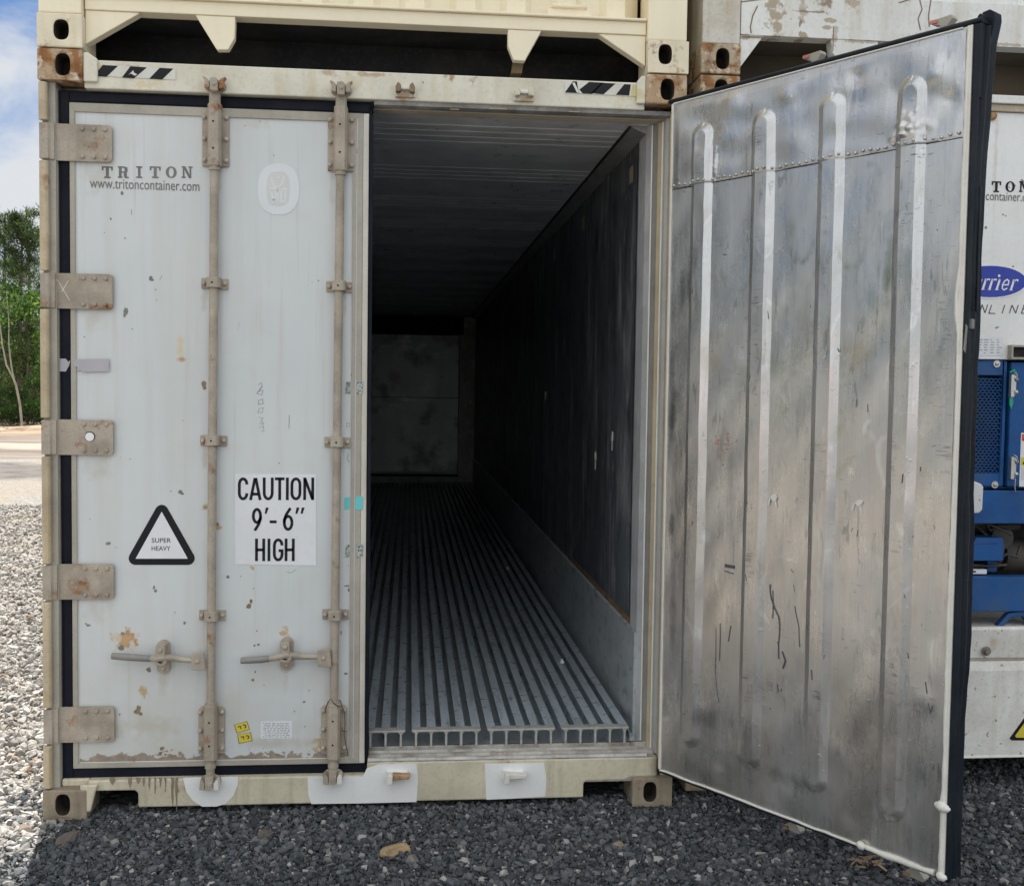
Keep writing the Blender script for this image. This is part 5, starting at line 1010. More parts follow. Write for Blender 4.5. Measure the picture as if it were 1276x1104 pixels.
b.prism(Q([(103.5, 55), (172, 18.5), (175, 17.4), (243, 20)])+Q([(293, 23), (460, 30), (634, 38)])+Q([(745, 43.5), (804, 83), (807, 45)])+[(1.06, TB+.157), (-1.057, TB+.157)], F, F+.05, 'y') if 0 else None
zl = lambda px: (ax(px, 0, F), az(px, 17.2+(px-172)*.0362, F))
# rail face above the cut-outs, then the gussets and legs hanging from it
zt = az(400, 9, F); zbm = az(400, 25.6, F)
b.box(-1.0565, 1.059, F, F+.07, zbm, zt)
b.prism([(-1.0565, zbm-.0005), (ax(174, 17.4, F), zbm-.0005), (ax(170, 20, F), zbm-.010), (-1.0565, az(104, 55, F))], F+.006, F+.05, 'y')
b.prism([(1.059, zbm-.0005), (ax(745, 43.5, F), zbm-.0005), (ax(749, 46, F), zbm-.008), (1.059, az(803, 82, F))], F+.006, F+.05, 'y')
b.prism([(ax(243, 21, F), zbm-.0005), (ax(293, 23, F), zbm-.0005), (ax(292, 48, F), az(292, 48, F)), (ax(284, 62, F), az(284, 62, F)), (ax(270, 62, F), az(270, 62, F))], F+.004, F+.04, 'y')
b.prism([(ax(633, 40, F), zbm-.0005), (ax(675, 40, F), zbm-.0005), (ax(654, 76, F), az(654, 76, F)), (ax(640, 75, F), az(640, 75, F)), (ax(633, 57, F), az(633, 57, F))], F+.004, F+.04, 'y')
b.box(-1.0565, 1.059, F-.014, F+.05, zt+.0005, zt+.010)
b.build('sill', 'cream', CR, bevel=.003)
b = MB(); a = [(ax(p, q, .10), az(p, q, .10)) for p, q in [(640, 74), (653, 75), (650, 92), (637, 92)]]; b.prism(a, .095, .16, 'y'); b.build('timber_wedge', 'wood', CR)
b = MB(); xs = []; x = -1.05; k_ = 0
while x < 1.04:
    for dx, yv in ((0, .075), (.072, .075), (.098, .11), (.17, .11)):
        if x+dx < 1.05: xs.append((x+dx, yv))
    x += .196
b.prism(xs+[(1.05, .16), (-1.05, .16)], zt+.010, TB+2.45, 'z')
for sx in (-1, 1):
    pl = []
    yy = .18
    while yy < 11.95:
        for dy, xv in ((0, 1.205), (.07, 1.205), (.138, 1.172), (.21, 1.172)): pl.append((sx*xv, yy+dy))
        yy += .278
    b.prism(pl+[(sx*1.15, 12.0), (sx*1.15, .18)], TB+.16, TB+2.5, 'z'); a0, a1 = sorted((sx*1.15, sx*1.217)); b.box(a0, a1, .18, 12.0, TB+.005, TB+.16); b.box(a0, a1, .18, 12.0, TB+2.5, TB+2.58)
b.box(-1.2, 1.2, .1, 12.1, TB+2.50, TB+2.56); b.box(-1.06, 1.06, .03, .14, TB+2.45, TB+2.59); b.box(-1.06, 1.06, 12.05, 12.15, TB+.05, TB+2.5)
b.build('corrugated_wall', 'cream', CR)
b = MB(); Y = .062
x0, x1 = ax(689, 10, Y), ax(731, 10, Y); 
for k_ in range(7): b = MB(); z0 = az(710, 8.5, Y)+k_*.30; b.tube([(x0, .10, z0), (x0, Y, z0), (x1, Y, z0), (x1, .10, z0)], .007, 8); b.build('ladder_rung', 'cream', CR)
b = MB(); b.box(x0-.02, x1+.02, .068, .0745, zt+.011, zt+.05); b.build('rung_plate', 'cream', CR)
under(CR, TB, -HW, HW, 0)
b = MB(); b.box(-HW+.005, -HW+.06, .18, 12.0, TB+.02, TB+.15); b.build('bottom_rail', 'dark', CR)

# ------------------------------------------------------------------ right stack
RX, RY, RZ = 2.512, .08, .03
LR = thing('refrigerated_container', 'white refrigerated container with a blue cooling machine, standing behind the open door', 'shipping container', (RX, RY, RZ))
RL, RR = RX-HW, RX+HW; T0 = RZ+2.896
for x in (RL, RR-.162):
    casting(LR, x, x+.162, RY, RZ, RZ+.118, 'lowcast', hx=x+.07); casting(LR, x, x+.162, RY, T0-.118, T0-.004, 'rustcast', hx=x+.085)
    b = MB(); b.box(x, x+.162, RY+12.01, RY+12.19, RZ, RZ+.118); b.build('corner_casting', 'rustcast', LR, bevel=.006); b = MB(); b.box(x, x+.162, RY+12.01, RY+12.19, T0-.118, T0); b.build('corner_casting', 'rustcast', LR, bevel=.006)
    b = MB(); b.box(x+.004, x+.158, RY+.01, RY+.17, RZ+.118, T0-.118); b.build('corner_post', 'whiteR', LR, bevel=.006)
b = MB()
for x0, x1 in ((RL+.004, RL+.09), (RR-.09, RR-.004)):
    b.box(x0, x1, RY+.17, RY+12.1, RZ+.05, T0-.03)
b.box(RL+.02, RR-.02, RY+.12, RY+12.1, T0-.10, T0-.05); b.box(RL+.02, RR-.02, RY+.45, RY+12.1, RZ+.1, RZ+.2); b.box(RL+.02, RR-.02, RY+12.0, RY+12.1, RZ+.1, T0-.06)
b.build('side_wall', 'whiteR', LR)
UF = RY+.03; uz = lambda py, px=1245, Y=None: az(px, py, UF if Y is None else Y); ux = lambda px, py=500, Y=None: ax(px, py, UF if Y is None else Y)
b = MB(); b.box(RL+.163, RR-.163, RY+.005, RY+.12, uz(131), uz(120.5)); b.build('header', 'whiteR', LR, bevel=.004)
b = MB(); b.box(RL+.163, RR-.163, UF-.012, RY+.12, uz(140), uz(131.3)); b.build('rain_gutter', paint('rust_stained_strip', (0.50, 0.43, 0.33), .6, .1, .5, (0.33, 0.22, 0.11), .12, .3, nscale=8), LR, bevel=.003)
zU0, zU1 = uz(448), uz(140.3)
b = MB(); b.box(RL+.163, RR-.163, UF, RY+.14, zU0, zU1)
UP = b.build('unit_panel', paint('white_unit_panel', (0.80, 0.80, 0.785), .42, .03, .15, (0.45, 0.39, 0.30), 0, .16, nscale=4, chips=.05, streakc=(0.50, 0.44, 0.34), blobs=[((ux(1237, 300)-RX, -.05+.0, uz(200)-RZ), (.012, .3, .33), (0.50, 0.45, 0.37), .5, .5, .8)]), LR, bevel=.002)
b = MB(); cx, cz = ux(1236, 145), uz(146); b.dome(cx, UF-.0005, cz, .017, .02, 0, 10); b.build('drain_bolt', 'orange', UP)
UT = UF-.0008
b = MB(); serif(b, 'TRITON', 1184, 1281.5, 226, 239.5, UT); b.build('company_lettering', 'ink', UP)
b = MB(); put_text(b, 'www.tritoncontainer.com', 1174, 1293, 248, UT, .034); b.build('web_lettering', 'inkgrey', UP)
b = MB(); px_poly(b, se(1234, 351, 47.5, 21.5, 2), UT, .0012, 1); px_poly(b, se(1234, 351, 45, 19.6, 2), UT-.0013, .0006, 0); 
lcx = ux(1249, 351); SH = .30
def lt(pts, wd): b.stroke([(ux(u, 361.5)+SH*(uz(v)-uz(361.5)), uz(v)) for u, v in pts], wd, UT-.0026, UT-.0020, 1)
for u in (1224, 1232.2):
    lt([(u, 361), (u, 348.5)], .0088); lt([(u-1.6, 348.4), (u+.8, 348.4)], .0032); lt([(u-1.8, 361.4), (u+2.2, 361.4)], .0032); lt([(u+.5, 351), (u+2.4, 348.6), (u+4.4, 348.6), (u+4.8, 350)], .0052)
lt([(1241.2, 361), (1241.2, 348.5)], .0088); lt([(1239.4, 348.4), (1241.6, 348.4)], .0032); lt([(1239.2, 361.4), (1243.6, 361.4)], .0032); b.blobpoly(ux(1241.4, 344)+SH*.037, uz(344), .0058, .0058, UT-.0026, UT-.0020, 1, 10, 0)
lt([(1247.2, 355), (1253.6, 355), (1253.2, 350.4), (1250.6, 348.3), (1247.8, 350.4), (1246.6, 355), (1248, 360), (1250.6, 361.4), (1253.8, 359)], .0054)
u = 1259; lt([(u, 361), (u, 348.5)], .0088); lt([(u-1.6, 348.4), (u+.8, 348.4)], .0032); lt([(u-1.8, 361.4), (u+2.2, 361.4)], .0032); lt([(u+.5, 351), (u+2.4, 348.6), (u+4.6, 348.6), (u+5, 350.4)], .0052)
lt([(1218.6, 361), (1218.6, 348.6)], .0075); lt([(1218, 350.5), (1214.5, 348.6), (1211.6, 352), (1211.6, 357.5), (1214.2, 361.2), (1218, 359)], .0055); lt([(1206.5, 346.5), (1203.5, 342.8), (1198.5, 343.2), (1195, 348), (1194.8, 355.5), (1197.6, 360.8), (1203, 361), (1206.5, 358)], .0075)
b.build('oval_logo', ['logoblue', 'whitevinyl'], UP)
b = MB(); Y = UT
for ch, u in (('T', 1166), ('H', 1180), ('I', 1193), ('N', 1207), ('L', 1236.5), ('I', 1249), ('N', 1262), ('E', 1277)): letters(b, [(ch, u-4.2, u+3.6, 380, 390.5)], Y, .0032, 0, .0006, .30)
letters(b, [('N', 1220.6, 1227.4, 379.5, 390)], Y, .0032, 0, .0006, .30)
b.build('product_lettering', 'ink', UP)
b = MB(); px_poly(b, [(1216, 420), (1250, 419.5), (1249, 443), (1215, 444)], UT, .0008, 0); R_ = random.Random(2)
for r_ in range(6):
    for q in range(4): x = 1218+q*8; l = R_.uniform(2, 6.5); px_poly(b, [(x, 423+r_*3.2), (x+l, 423+r_*3.2), (x+l, 424+r_*3.2), (x, 424+r_*3.2)], UT-.0009, .0003, 1)
b.build('data_label', ['signwhite', 'inkfaint'], UP)
b = MB(); x0, x1, z0, z1 = ux(1255.5, 440), ux(1310, 440), uz(447.5), uz(430)
b.box(x0, x1, UF-.03, UF-.0005, z1-.008, z1); b.box(x0, x1, UF-.03, UF-.0005, z0, z0+.008); b.box(x0, x0+.008, UF-.03, UF-.0005, z0+.008, z1-.008); b.box(x0+.0085, x1, UF-.004, UF-.0006, z0+.0085, z1-.0085, 1)
b.build('vent_box', ['frame', 'dark'], UP)
# blue machinery
b = MB(); BYY = UF+.005
def fr(x0, x1, z0, z1, y0, y1, m=0): b.box(x0, x1, y0, y1, z0, z1, m)
XA, XB = RL+.165, RR-.165
gx0, gx1, gz0, gz1 = ux(1190, 530), ux(1248.5, 530), uz(590.5), uz(468)
fr(XA, gx0, uz(606), uz(450), BYY, BYY+.02); fr(gx1, ux(1253.5, 530), uz(606), uz(450), BYY, BYY+.02); fr(gx0, gx1, gz1, uz(450), BYY, BYY+.02); fr(gx0, gx1, uz(606), gz0, BYY, BYY+.02)
fr(XA, ux(1262, 530), uz(608), uz(449), BYY+.07, BYY+.09, 1)
fr(XA, XB, uz(652), uz(611), UF-.01, UF+.05); fr(XA, XB, uz(609.5), uz(607), UF+.02, UF+.06, 1)
fr(XA, XB, uz(761), uz(718.5), UF-.012, UF+.05)
fr(XA, XB, uz(780), uz(448.5), UF+.34, UF+.36, 2)
b.prism([(ux(1243, 775), uz(780)), (ux(1257, 765), uz(764)), (ux(1275, 762), uz(762)), (ux(1290, 762), uz(762)), (ux(1290, 780), uz(780)), (ux(1283, 775), uz(780)), (ux(1275, 768), uz(768)), (ux(1260, 770), uz(769)), (ux(1251, 778), uz(780))], UF+.0, UF+.03, 'y')
RU = b.build('cooling_machine', ['blue', 'bluedk', 'dark'], LR, bevel=.003)
b = MB(); pit = .0185; rows = int((gz1-gz0)/(pit*.62))
for i in range(rows):
    z = gz0+i*pit*.62
    n_ = int((gx1-gx0)/pit)
    for j in range(n_):
        x = gx0+j*pit+(pit/2 if i % 2 else 0)
        if x+pit > gx1: continue
        dz = pit*.31; b.stroke([(x, z), (x+pit*.22, z+dz*.9), (x+pit*.5, z+dz*1.15), (x+pit*.78, z+dz*.9), (x+pit, z)], .0034, BYY+.004, BYY+.008)
        b.stroke([(x+pit*.5, z+dz*1.15), (x+pit*.5, z+dz*1.0+.004)], .003, BYY+.004, BYY+.008)
b.build('mesh_grille', 'blue', RU, normals=False)
b = MB(); b.cyl(((gx0+gx1)/2-.08, BYY+.068, (gz0+gz1)/2), ((gx0+gx1)/2-.08, BYY+.03, (gz0+gz1)/2), .185, n=28); b.build('fan_shroud', 'dark', RU)
b = MB(); b.box(ux(1256.5, 530), XB, BYY-.012, BYY+.03, uz(606.5), uz(451)); AD = b.build('access_door', 'blue', RU, bevel=.006)
for zz in (480, 582):
    b = MB(); x = ux(1258, zz); z = uz(zz); b.box(x-.007, x+.007, BYY-.030, BYY-.0125, z-.048, z+.045, 0); b.box(x-.004, x+.020, BYY-.020, BYY-.0122, z-.04, z+.04, 0)
    for dz in (-.028, .024): b.dome(x+.020, BYY-.0205, z+dz, .009, .008, 0, 8)
    b.tube([(x+.004, BYY-.03, z+.05), (x-.004, BYY-.035, z+.056), (x+.012, BYY-.036, z+.045), (x+.020, BYY-.032, z+.02), (x+.006, BYY-.033, z+.03)], .0026, 6, 0)
    if zz < 500:
        b.tube([(x-.015, BYY-.03, z+.052), (x, BYY-.034, z+.063), (x+.014, BYY-.03, z+.05)], .004, 6, 1); b.prism([(x-.008, z-.05), (x+.006, z-.05), (x+.008, z-.075), (x, z-.10), (x-.008, z-.08)], BYY-.024, BYY-.018, 'y', 1)
    else: b.tube([(x+.012, BYY-.03, z-.045), (x+.010, BYY-.032, z-.085), (x+.016, BYY-.03, z-.10)], .0025, 6, 0)
    b.build('toggle_latch', ['chrome', 'green'], AD)
b = MB(); x0, x1 = ux(1271, 540), ux(1330, 540); Y = BYY-.0125
b.box(x0, x1, Y-.001, Y, uz(606), uz(539), 0); b.box(x0+.004, x1, Y-.0018, Y-.0011, uz(549), uz(540.5), 1); b.box(x0+.004, x1, Y-.0018, Y-.0011, uz(580), uz(569.5), 2)
for zz in (545, 575): b.prism([(x0+.010, uz(zz+3)), (x0+.030, uz(zz+3)), (x0+.020, uz(zz-3.2))], Y-.0024, Y-.0019, 'y', 3)
for r_ in range(6): b.box(x0+.006, x1, Y-.0015, Y-.0011, uz(583+r_*2.6)-.001, uz(583+r_*2.6)+.001, 4)
b.build('warning_label', ['signwhite', 'redlabel', 'yellow', 'ink', 'inkfaint'], AD)
for px, py in ((1242.5, 453.5), (1240, 604)): b = MB(); x, z = ux(px, py), uz(py, px); b.cyl((x, BYY-.004, z), (x, BYY-.0005, z), .015, n=14); b.dome(x, BYY-.004, z, .008, .006, 0, 8); b.build('washer_bolt', 'chrome', RU)
b = MB()
b.prism([(ux(1217, 676), uz(699.5)), (ux(1217, 676), uz(676)), (ux(1219, 676), uz(671)), (ux(1252, 676), uz(671)), (ux(1254, 676), uz(676.5)), (ux(1254, 676), uz(699.5))], UF+.02, UF+.13, 'y'); b.box(ux(1217.5), ux(1253.5), UF+.0165, UF+.0198, uz(678), uz(676.8)); b.build('control_box', 'blue', RU, bevel=.005)
b = MB()
b.tube([(ux(1195), UF+.16, uz(668)), (ux(1225), UF+.15, uz(662)), (ux(1262), UF+.17, uz(664)), (ux(1300), UF+.15, uz(660))], .022, 10); b.tube([(ux(1256), UF+.10, uz(672)), (ux(1266), UF+.08, uz(684)), (ux(1270), UF+.11, uz(700)), (ux(1266), UF+.15, uz(717))], .020, 10); b.tube([(ux(1210), UF+.14, uz(705)), (ux(1232), UF+.12, uz(703)), (ux(1250), UF+.13, uz(702))], .012, 8)
b.cyl((ux(1272), UF+.1, uz(674)), (ux(1272), UF+.22, uz(674)), .05, n=18); b.cyl((ux(1205), UF+.12, uz(695)), (ux(1205), UF+.3, uz(695)), .075, n=18); b.cyl((ux(1262), UF+.07, uz(682)), (ux(1262), UF+.1, uz(682)), .022, n=12); b.box(ux(1210), ux(1256), UF+.12, UF+.26, uz(716), uz(708)); b.cyl((ux(1285), UF+.2, uz(700)), (ux(1330), UF+.2, uz(700)), .07, n=18)
b.tube([(ux(1218), UF+.13, uz(655)), (ux(1240), UF+.1, uz(660)), (ux(1250), UF+.12, uz(668)), (ux(1256), UF+.09, uz(676))], .008, 8); b.tube([(ux(1212), UF+.16, uz(657)), (ux(1214), UF+.11, uz(675)), (ux(1210), UF+.12, uz(690))], .011, 8)
for p_ in (((1208, 664), (1222, 655), (1244, 656), (1268, 668)), ((1212, 700), (1226, 690), (1214, 682), (1208, 672)), ((1252, 704), (1262, 692), (1274, 696), (1284, 684)), ((1236, 655), (1246, 664), (1258, 658), (1276, 661)), ((1206, 712), (1216, 706), (1240, 709), (1262, 706))):
    b.tube([(ux(u, v), UF+.06+.02*math.sin(u), uz(v)) for u, v in p_], .0065, 7)
b.build('compressor', 'engine', RU)
b = MB(); b.box(ux(1254), ux(1266), UF+.10, UF+.14, uz(717), uz(696)); b.box(ux(1221), ux(1242), UF+.03, UF+.05, uz(716.5), uz(711), 1); b.box(ux(1222), ux(1228), UF+.0285, UF+.0299, uz(714.5), uz(712.5), 2); b.build('relay_box', ['blue', 'signwhite', 'ink'], RU)
b = MB(); x, z = ux(1217, 620), uz(620, 1217); b.prism([(x-.045, z-.062), (x-.012, z-.060), (x+.0, z-.045), (x+.002, z+.05), (x-.010, z+.062), (x-.045, z+.075)], UF-.05, UF-.03, 'y'); b.build('grab_handle', 'whiteU', RU, bevel=.006)
# white base
b = MB(); z8, z9, z10 = uz(780), uz(819), uz(941)
b.prism([(RY+.02, z9), (RY+.012, z8-.01), (RY+.02, z8), (RY+.40, z8), (RY+.40, z9)], XA, XB, 'x')
b.box(XA, XB, RY+.024, RY+.14, z9-.012, z9-.0005, 1)
b.prism([(RY+.014, z9-.0125), (RY+.004, z9-.05), (RY+.004, z10+.012), (RY+.0, z10), (RY+.14, z10), (RY+.14, z9-.0125)], XA, XB, 'x')
BS = b.build('base_panel', ['whitedirty', 'frame'], LR, bevel=.003)
b = MB(); x, z = ux(1225.5, 809), uz(809.5, 1226); b.cyl((x, RY+.010, z), (x, RY+.004, z), .020, n=16); b.cyl((x, RY+.004, z), (x, RY-.008, z), .013, n=6, sm=False); b.build('bolt_head', paint('dull_bolt', (0.22, 0.19, 0.16), .5, .2, .3), BS, bevel=.002)
b = MB(); YT = RY+.0035; tw = lambda k_: [(1292+k_*37*u, 905+k_*26*v) for u, v in ((0, -1.25), (.92, .56), (.86, .66), (-.86, .66), (-.92, .56))]
px_poly(b, tw(1.0), YT, .001, 1); px_poly(b, tw(.80), YT-.0011, .0006, 0); b.build('hazard_triangle', ['yellow', 'ink'], BS)
under(LR, RZ, RL, RR, RY, 6, .10)

UB = T0+.002
UR = thing('shipping_container', 'worn white container with rust streaks, stacked above the one with the blue machine', 'shipping container', (RX, RY, UB), 'shipping containers stacked in the yard')
for x in (RL, RR-.162):
    casting(UR, x, x+.162, RY, UB, UB+.118, 'rustcast', hx=x+.088)
    
    for y0, z0 in ((12.01, 0), (0, 2.778), (12.01, 2.778)): b = MB(); b.box(x, x+.162, RY+y0, RY+y0+.178, UB+z0, UB+z0+.118); b.build('corner_casting', 'rustcast', UR, bevel=.006)
    b = MB(); b.box(x+.004, x+.158, RY+.004, RY+.17, UB+.1185, UB+2.778); b.build('corner_post', paint('peeling_post_paint', (0.62, 0.60, 0.54), .55, .06, .5, (0.40, 0.28, 0.16), .26, .4, nscale=6), UR, bevel=.005)
b = MB(); Y = RY+.012; za, zb2 = az(980, 47, Y), az(1250, 55, Y); zr = (za+zb2)/2-.004
b.box(RL+.1625, RR-.1625, Y, RY+.08, zr, UB+.33)
b.prism([(RL+.1625, zr-.0005), (ax(952, 49, Y), zr-.0005), (ax(949, 52, Y), zr-.012), (ax(924, 82, Y), az(924, 82, Y)), (RL+.1625, az(922, 84, Y))], Y+.003, RY+.07, 'y')
b.prism([(ax(1036, 50, Y), zr-.0005), (ax(1095, 50, Y), zr-.0005), (ax(1088, 80, Y), az(1088, 84, Y)), (ax(1052, 80, Y), az(1052, 84, Y)), (ax(1038, 66, Y), az(1038, 66, Y))], Y+.003, RY+.07, 'y')
b.box(ax(1038, 40, Y), ax(1039, 40, Y), Y-.0015, Y-.0002, az(1038, 64, Y), az(1038, 34, Y), 1)
def ublob(px, py, wx, hz_, col, a, amt=.7, soft=.35, ns=40): p_ = at(px, py, RY+.012); return ((p_[0]-RX, .012, p_[2]-UB), (wx*.0033, .3, hz_*.0033), col, a, amt, soft, ns)
RB, RD_ = (0.36, 0.28, 0.18), (0.20, 0.12, 0.07)
UM = paint('rust_streaked_white', (0.74, 0.745, 0.72), .5, .05, .3, (.38, .31, .22), .06, .4, nscale=4, streakc=(.40, .28, .15), blobs=[ublob(966, 22, 13, 30, RB, .85, 1.0, .5), ublob(1000, 12, 6, 16, RB, .7, 1.0, .5), ublob(1030, 4, 9, 10, RD_, .8, 1.0, .5), ublob(1033, 26, 9, 3, RB, .8), ublob(1031, 35, 8, 3, RB, .8), ublob(1001, 44, 7, 5, RB, .9, .9), ublob(1062, 3, 10, 7, RB, .7, 1.0), ublob(930, 45, 10, 4, RB, .7, .9), ublob(997, 31, 2.2, 5, RD_, .8), ublob(1010, 15, 22, 1.4, RD_, .7, .9), ublob(1040, 46, 5, 12, RB, .6, .9), ublob(1075, 52, 30, 2, RB, .7, .9), ublob(1255, 56, 30, 2, RB, .7, .9), ublob(900, 8, 20, 3, RB, .6, 1.0)])
RS = b.build('sill', [UM, 'chiprust'], UR, bevel=.004)
b = MB(); b.box(RL+.165, RR-.165, RY+.03, RY+.12, UB+.3305, UB+2.8); b.build('end_panel', 'whiteR', UR)
b = MB(); Yp = RY+.0115
b = MB()
for pts in ([(944, 8), (938, 20), (935, 34), (936, 42)], [(1146, 0), (1149, 12), (1144, 24), (1147, 38)], [(1160, 0), (1157, 20), (1158, 34)], [(880, 8), (915, 4), (960, -2)], [(1120, 4), (1140, -2)], [(925, 46), (960, 47), (1030, 49)]):
    b.stroke([(ax(p, q, Yp), az(p, q, Yp)) for p, q in pts], .005, Yp-.0006, Yp)
b.build('scratch_mark', 'chiprust', RS)
b = MB()
for x0, x1 in ((RL+.004, RL+.05), (RR-.05, RR-.004)): b.box(x0, x1, RY+.17, RY+12.1, UB+.01, UB+2.86)
b.box(RL+.02, RR-.02, RY+.1, RY+12.1, UB+2.80, UB+2.84); b.box(RL+.02, RR-.02, RY+12.0, RY+12.1, UB+.1, UB+2.8)
b.build('side_wall', paint('rusty_side_paint', (0.42, 0.37, 0.28), .6, .1, .5, (0.25, 0.17, 0.10), .2, .4, nscale=4), UR)
b = MB(); b.box(RL+.02, RR-.02, RY+.12, RY+12.1, UB+.175, UB+.22)
for i in range(18): yy = RY+.30+i*.62; b.box(RL+.06, RR-.06, yy, yy+.05, UB+.045, UB+.174)
b.build('underframe', paint('dusty_underside', (0.11, 0.085, 0.06), .8, .2, .4), UR)

# ------------------------------------------------------------------ trees
def leaf_material(name, c0, c1, c2):
    k = NT(name); gi = k.n('ShaderNodeNewGeometry'); cr = k.n('ShaderNodeValToRGB'); k.l(gi.outputs['Random Per Island'], cr.inputs[0])
    e = cr.color_ramp.elements; e[0].color = (*c0, 1); e[1].color = (*c2, 1); q = e.new(.55); q.color = (*c1, 1)
    c = k.mix(cr.outputs[0], tuple(v*.55 for v in c0), k.noise(.9, 3, .42, .62)); k.done(c, .6, spec=.12)
    tr = k.n('ShaderNodeBsdfTranslucent'); hs = k.n('ShaderNodeMix'); hs.data_type = 'RGBA'; hs.blend_type = 'MULTIPLY'; hs.inputs[0].default_value = 1; k.l(c, hs.inputs[6]); hs.inputs[7].default_value = (1.5, 1.6, .7, 1); k.l(hs.outputs[2], tr.inputs[0])
    ms = k.n('ShaderNodeMixShader'); ms.inputs[0].default_value = .42; k.l(k.b.outputs[0], ms.inputs[1]); k.l(tr.outputs[0], ms.inputs[2]); k.l(ms.outputs[0], k.out.inputs[0]); return k.m
PINE = leaf_material('pine_needles', (.040, .066, .036), (.065, .10, .048), (.105, .135, .065))
BROAD = leaf_material('broad_leaves', (.040, .085, .030), (.075, .14, .045), (.14, .20, .07))
BARK = paint('grey_brown_bark', (0.12, 0.095, 0.075), .9, .3, .4, (.06, .05, .04), nscale=3, bump=.5); PALEB = paint('pale_bark', (0.34, 0.31, 0.26), .8, .2, .3, nscale=4)
def cards(P, D, l, wd, rng):
    """one leaf-sized quad at each point P with direction D"""
    n = len(P); D = D/np.maximum(1e-6, np.linalg.norm(D, axis=1, keepdims=True)); s_ = np.cross(D, rng.normal(size=(n, 3))); s_ /= np.maximum(1e-6, np.linalg.norm(s_, axis=1, keepdims=True))
    L_ = (l*rng.uniform(.6, 1.3, n))[:, None]; W_ = (wd*rng.uniform(.7, 1.2, n))[:, None]
    V = np.stack([P, P+D*L_*.5+s_*W_*.5, P+D*L_, P+D*L_*.5-s_*W_*.5], 1).reshape(-1, 3); F = np.arange(4*n).reshape(-1, 4); return V, F
def make_pine(seed, h):
    rng = np.random.default_rng(seed); b = MB(); lean = rng.normal(0, .02, 2)
    tp = lambda t: np.array((lean[0]*h*t+.05*math.sin(t*5+seed), lean[1]*h*t, h*t))
    b.tube([tuple(tp(t)) for t in np.linspace(0, 1, 9)], [.15*h/10*(1-.9*t)+.012 for t in np.linspace(0, 1, 9)], 8); P, D = [], []
    z = .38
    while z < .985:
        for _ in range(rng.integers(2, 5)):
            a = rng.uniform(0, 2*PI); l = (1.25-z)*.24*h*rng.uniform(.5, 1.0)*(.55 if z < .5 else 1); d = np.array((math.cos(a), math.sin(a), rng.uniform(.1, .75)*(z+.1))); p0 = tp(z); p1 = p0+d*l*.6; p2 = p1+(d+np.array((0, 0, .35)))*l*.45
            b.tube([tuple(p0), tuple(p1), tuple(p2)], [.028*(1.2-z)*h/8, .018, .006], 4)
            for f in np.linspace(.30, 1, 6):
                c = p0+(p2-p0)*f+rng.normal(0, .09, 3); k_ = rng.integers(20, 34); dd = rng.normal(size=(k_, 3))+d*.5+np.array((0, 0, .35)); P.append(np.repeat(c[None], k_, 0)+rng.normal(0, .085, (k_, 3))); D.append(dd)
        z += rng.uniform(.025, .05)
    V, F = cards(np.concatenate(P), np.concatenate(D), .26, .035, rng); return b, V, F
def make_broad(seed, h, r):
    rng = np.random.default_rng(seed); b = MB(); b.tube([(0, 0, 0), (.05, 0, h*.3), (-.05, .05, h*.6), (0, 0, h*.92)], [.10*h/8, .085*h/8, .05*h/8, .01], 8); P, D = [], []
    for i in range(26):
        z = rng.uniform(.10, .97); a = rng.uniform(0, 2*PI); rr = r*math.sin(PI*min(1, .12+z*.85))**.7*rng.uniform(.35, 1.05); c = np.array((rr*math.cos(a), rr*math.sin(a), z*h)); p0 = np.array((0, 0, max(.08, z-.14)*h))
        b.tube([tuple(p0), tuple((p0+c)/2+rng.normal(0, .08, 3)), tuple(c)], [.03*h/8, .018, .006], 4)
        for _ in range(4):
            cc = c+rng.normal(0, .32*r/2, 3)*np.array((1, 1, .7)); k_ = rng.integers(18, 40); P.append(cc+rng.normal(0, .17, (k_, 3))); D.append(rng.normal(size=(k_, 3))+np.array((0, 0, -.25)))
    V, F = cards(np.concatenate(P), np.concatenate(D), .17, .12, rng); return b, V, F
def tree_proto(kind, seed, *a):
    b, V, F = (make_pine if kind == 'pine' else make_broad)(seed, *a)
    root = bpy.data.objects.new(kind+'_tree' if kind == 'pine' else 'leafy_tree', None); COL.objects.link(root); WLOC[root.name] = (0, 0, 0)
    b.build('trunk', BARK, root); o = bpy.data.objects.new('crown', npmesh('crown', V, F, [PINE if kind == 'pine' else BROAD])); COL.objects.link(o); o.parent = root; return root
def place(root, first, x, y, s, rz, label, cat, group):
    o = root
    if not first:
        o = root.copy(); COL.objects.link(o)
        for c in list(root.children): d = c.copy(); COL.objects.link(d); d.parent = o
    o.location = (x, y, 0); o.scale = (s, s, s*(.95+.1*random.random())); o.rotation_euler = (0, 0, rz); tag(o, label, cat, group); return o
def rx(px, Y): return ax(px, 480, Y)
pines = [tree_proto('pine', 5, 10.2), tree_proto('pine', 6, 9.4)]; broads = [tree_proto('broad', 9, 5.2, 1.9), tree_proto('broad', 10, 6.4, 2.3), tree_proto('broad', 12, 3.0, 1.6)]
used = set()
def put(kind, i, px, Y, s, label):
    r = (pines if kind == 'pine' else broads)[i]; place(r, (kind, i) not in used, rx(px, Y), Y, s, random.uniform(0, 6), label, 'tree', 'trees at the edge of the yard'); used.add((kind, i))
put('pine', 0, 8, 50, 1.02, 'tall dark pine at the far left, its top against the white cloud')
put('pine', 1, 25, 46, 1.0, 'narrow feathery pine rising second from the left edge of the photo')
put('pine', 0, 40, 53, 1.0, 'pine half hidden behind the rusty container corner post')
put('broad', 1, 2, 44, .72, 'bright green leafy tree at the far left in front of the pines')
put('broad', 0, 34, 42.5, 1.0, 'low leafy green tree right of the slender pale trunk')
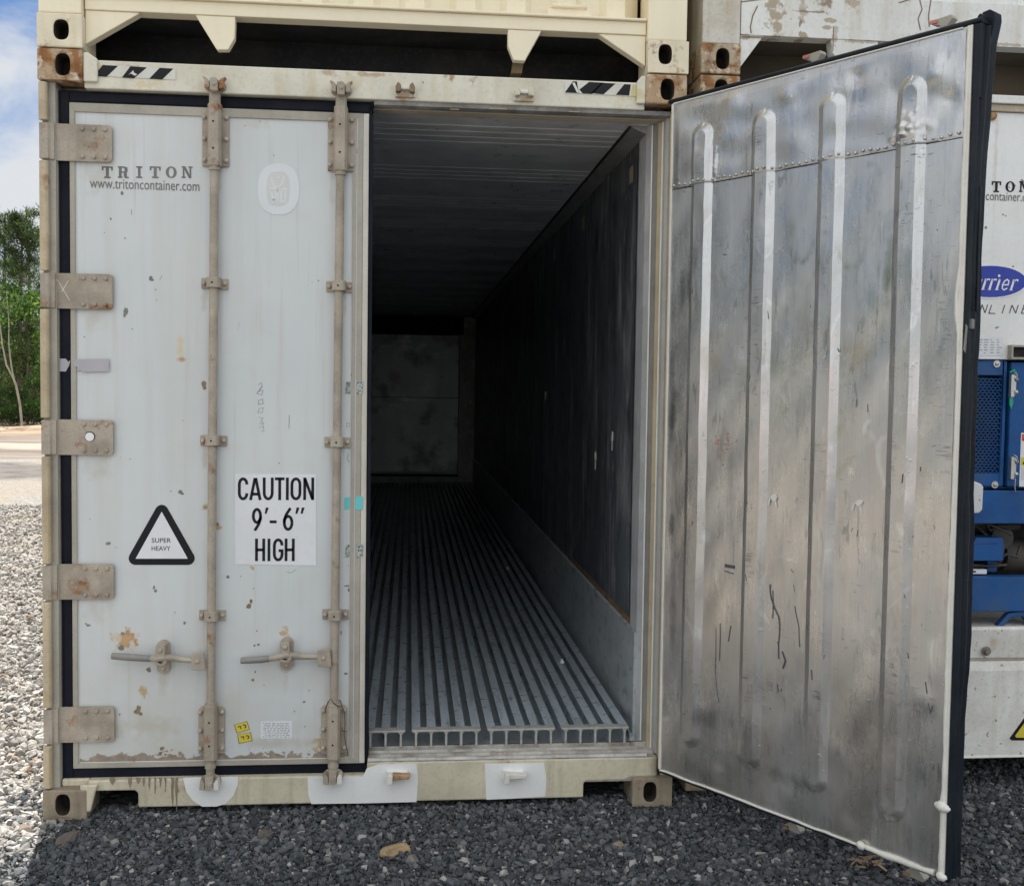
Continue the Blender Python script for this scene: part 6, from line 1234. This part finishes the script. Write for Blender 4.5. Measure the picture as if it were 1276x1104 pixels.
put('broad', 2, 3, 40, .5, 'small leafy bush at the left foot of the slender pale trunk')
put('broad', 2, 41, 40.5, .6, 'leafy bush beside the container edge, right of the pale trunk')
put('broad', 1, 46, 47, .66, 'darker leafy tree standing behind the low leafy green one')
# slender pale leaning tree
SX = rx(28, 38.6); SL_ = thing('slender_tree', 'slender pale forked tree leaning left in front of the woods', 'tree', (SX, 38.6, .2), 'trees at the edge of the yard')
b = MB(); q = lambda px, py: at(px, py, 38.6); b.tube([q(*p) for p in ((28, 537), (25, 505), (20, 480), (16, 470), (8, 455), (3, 430), (0, 405), (-6, 370))], [.055, .05, .045, .04, .034, .03, .022, .01], 8); b.tube([q(*p) for p in ((18, 476), (14, 455), (11, 430), (11, 400), (8, 360))], [.035, .03, .025, .018, .008], 7); b.build('trunk', PALEB, SL_)
rng = np.random.default_rng(3); P = np.array([q(-6, 370)])+rng.normal(0, .6, (420, 3)); V, F = cards(P, rng.normal(size=(420, 3)), .16, .11, rng); V -= np.array((SX, 38.6, .2)); o = bpy.data.objects.new('crown', npmesh('crown', V, F, [BROAD])); COL.objects.link(o); o.parent = SL_
# the rest of the woods, one mass round the yard's left and far side
rng = np.random.default_rng(8); P, D, PM = [], [], []
for i in range(330):
    if i < 170: X, Y = rng.uniform(-75, 12), rng.uniform(55, 68)
    else: a = rng.uniform(0, 1); X, Y = -46-rng.uniform(0, 10), -55+a*110
    hh = rng.uniform(6.5, 10.5) if not -30 < X < -12 or i >= 170 else rng.uniform(3.5, 6.0)
    for _ in range(26):
        z = rng.uniform(.03, 1)**.8*hh; c = np.array((X, Y, z))+rng.normal(0, 1.15*(1.15-z/hh), 3)*np.array((1, 1, .4)); k_ = 13; P.append(c+rng.normal(0, .32, (k_, 3))); D.append(rng.normal(size=(k_, 3)))
V, F = cards(np.concatenate(P), np.concatenate(D), .48, .30, rng); o = bpy.data.objects.new('woods', npmesh('woods', V, F, [BROAD, PINE], mi=(rng.random(len(F)) < .55).astype(int))); COL.objects.link(o); tag(o, kind='stuff')
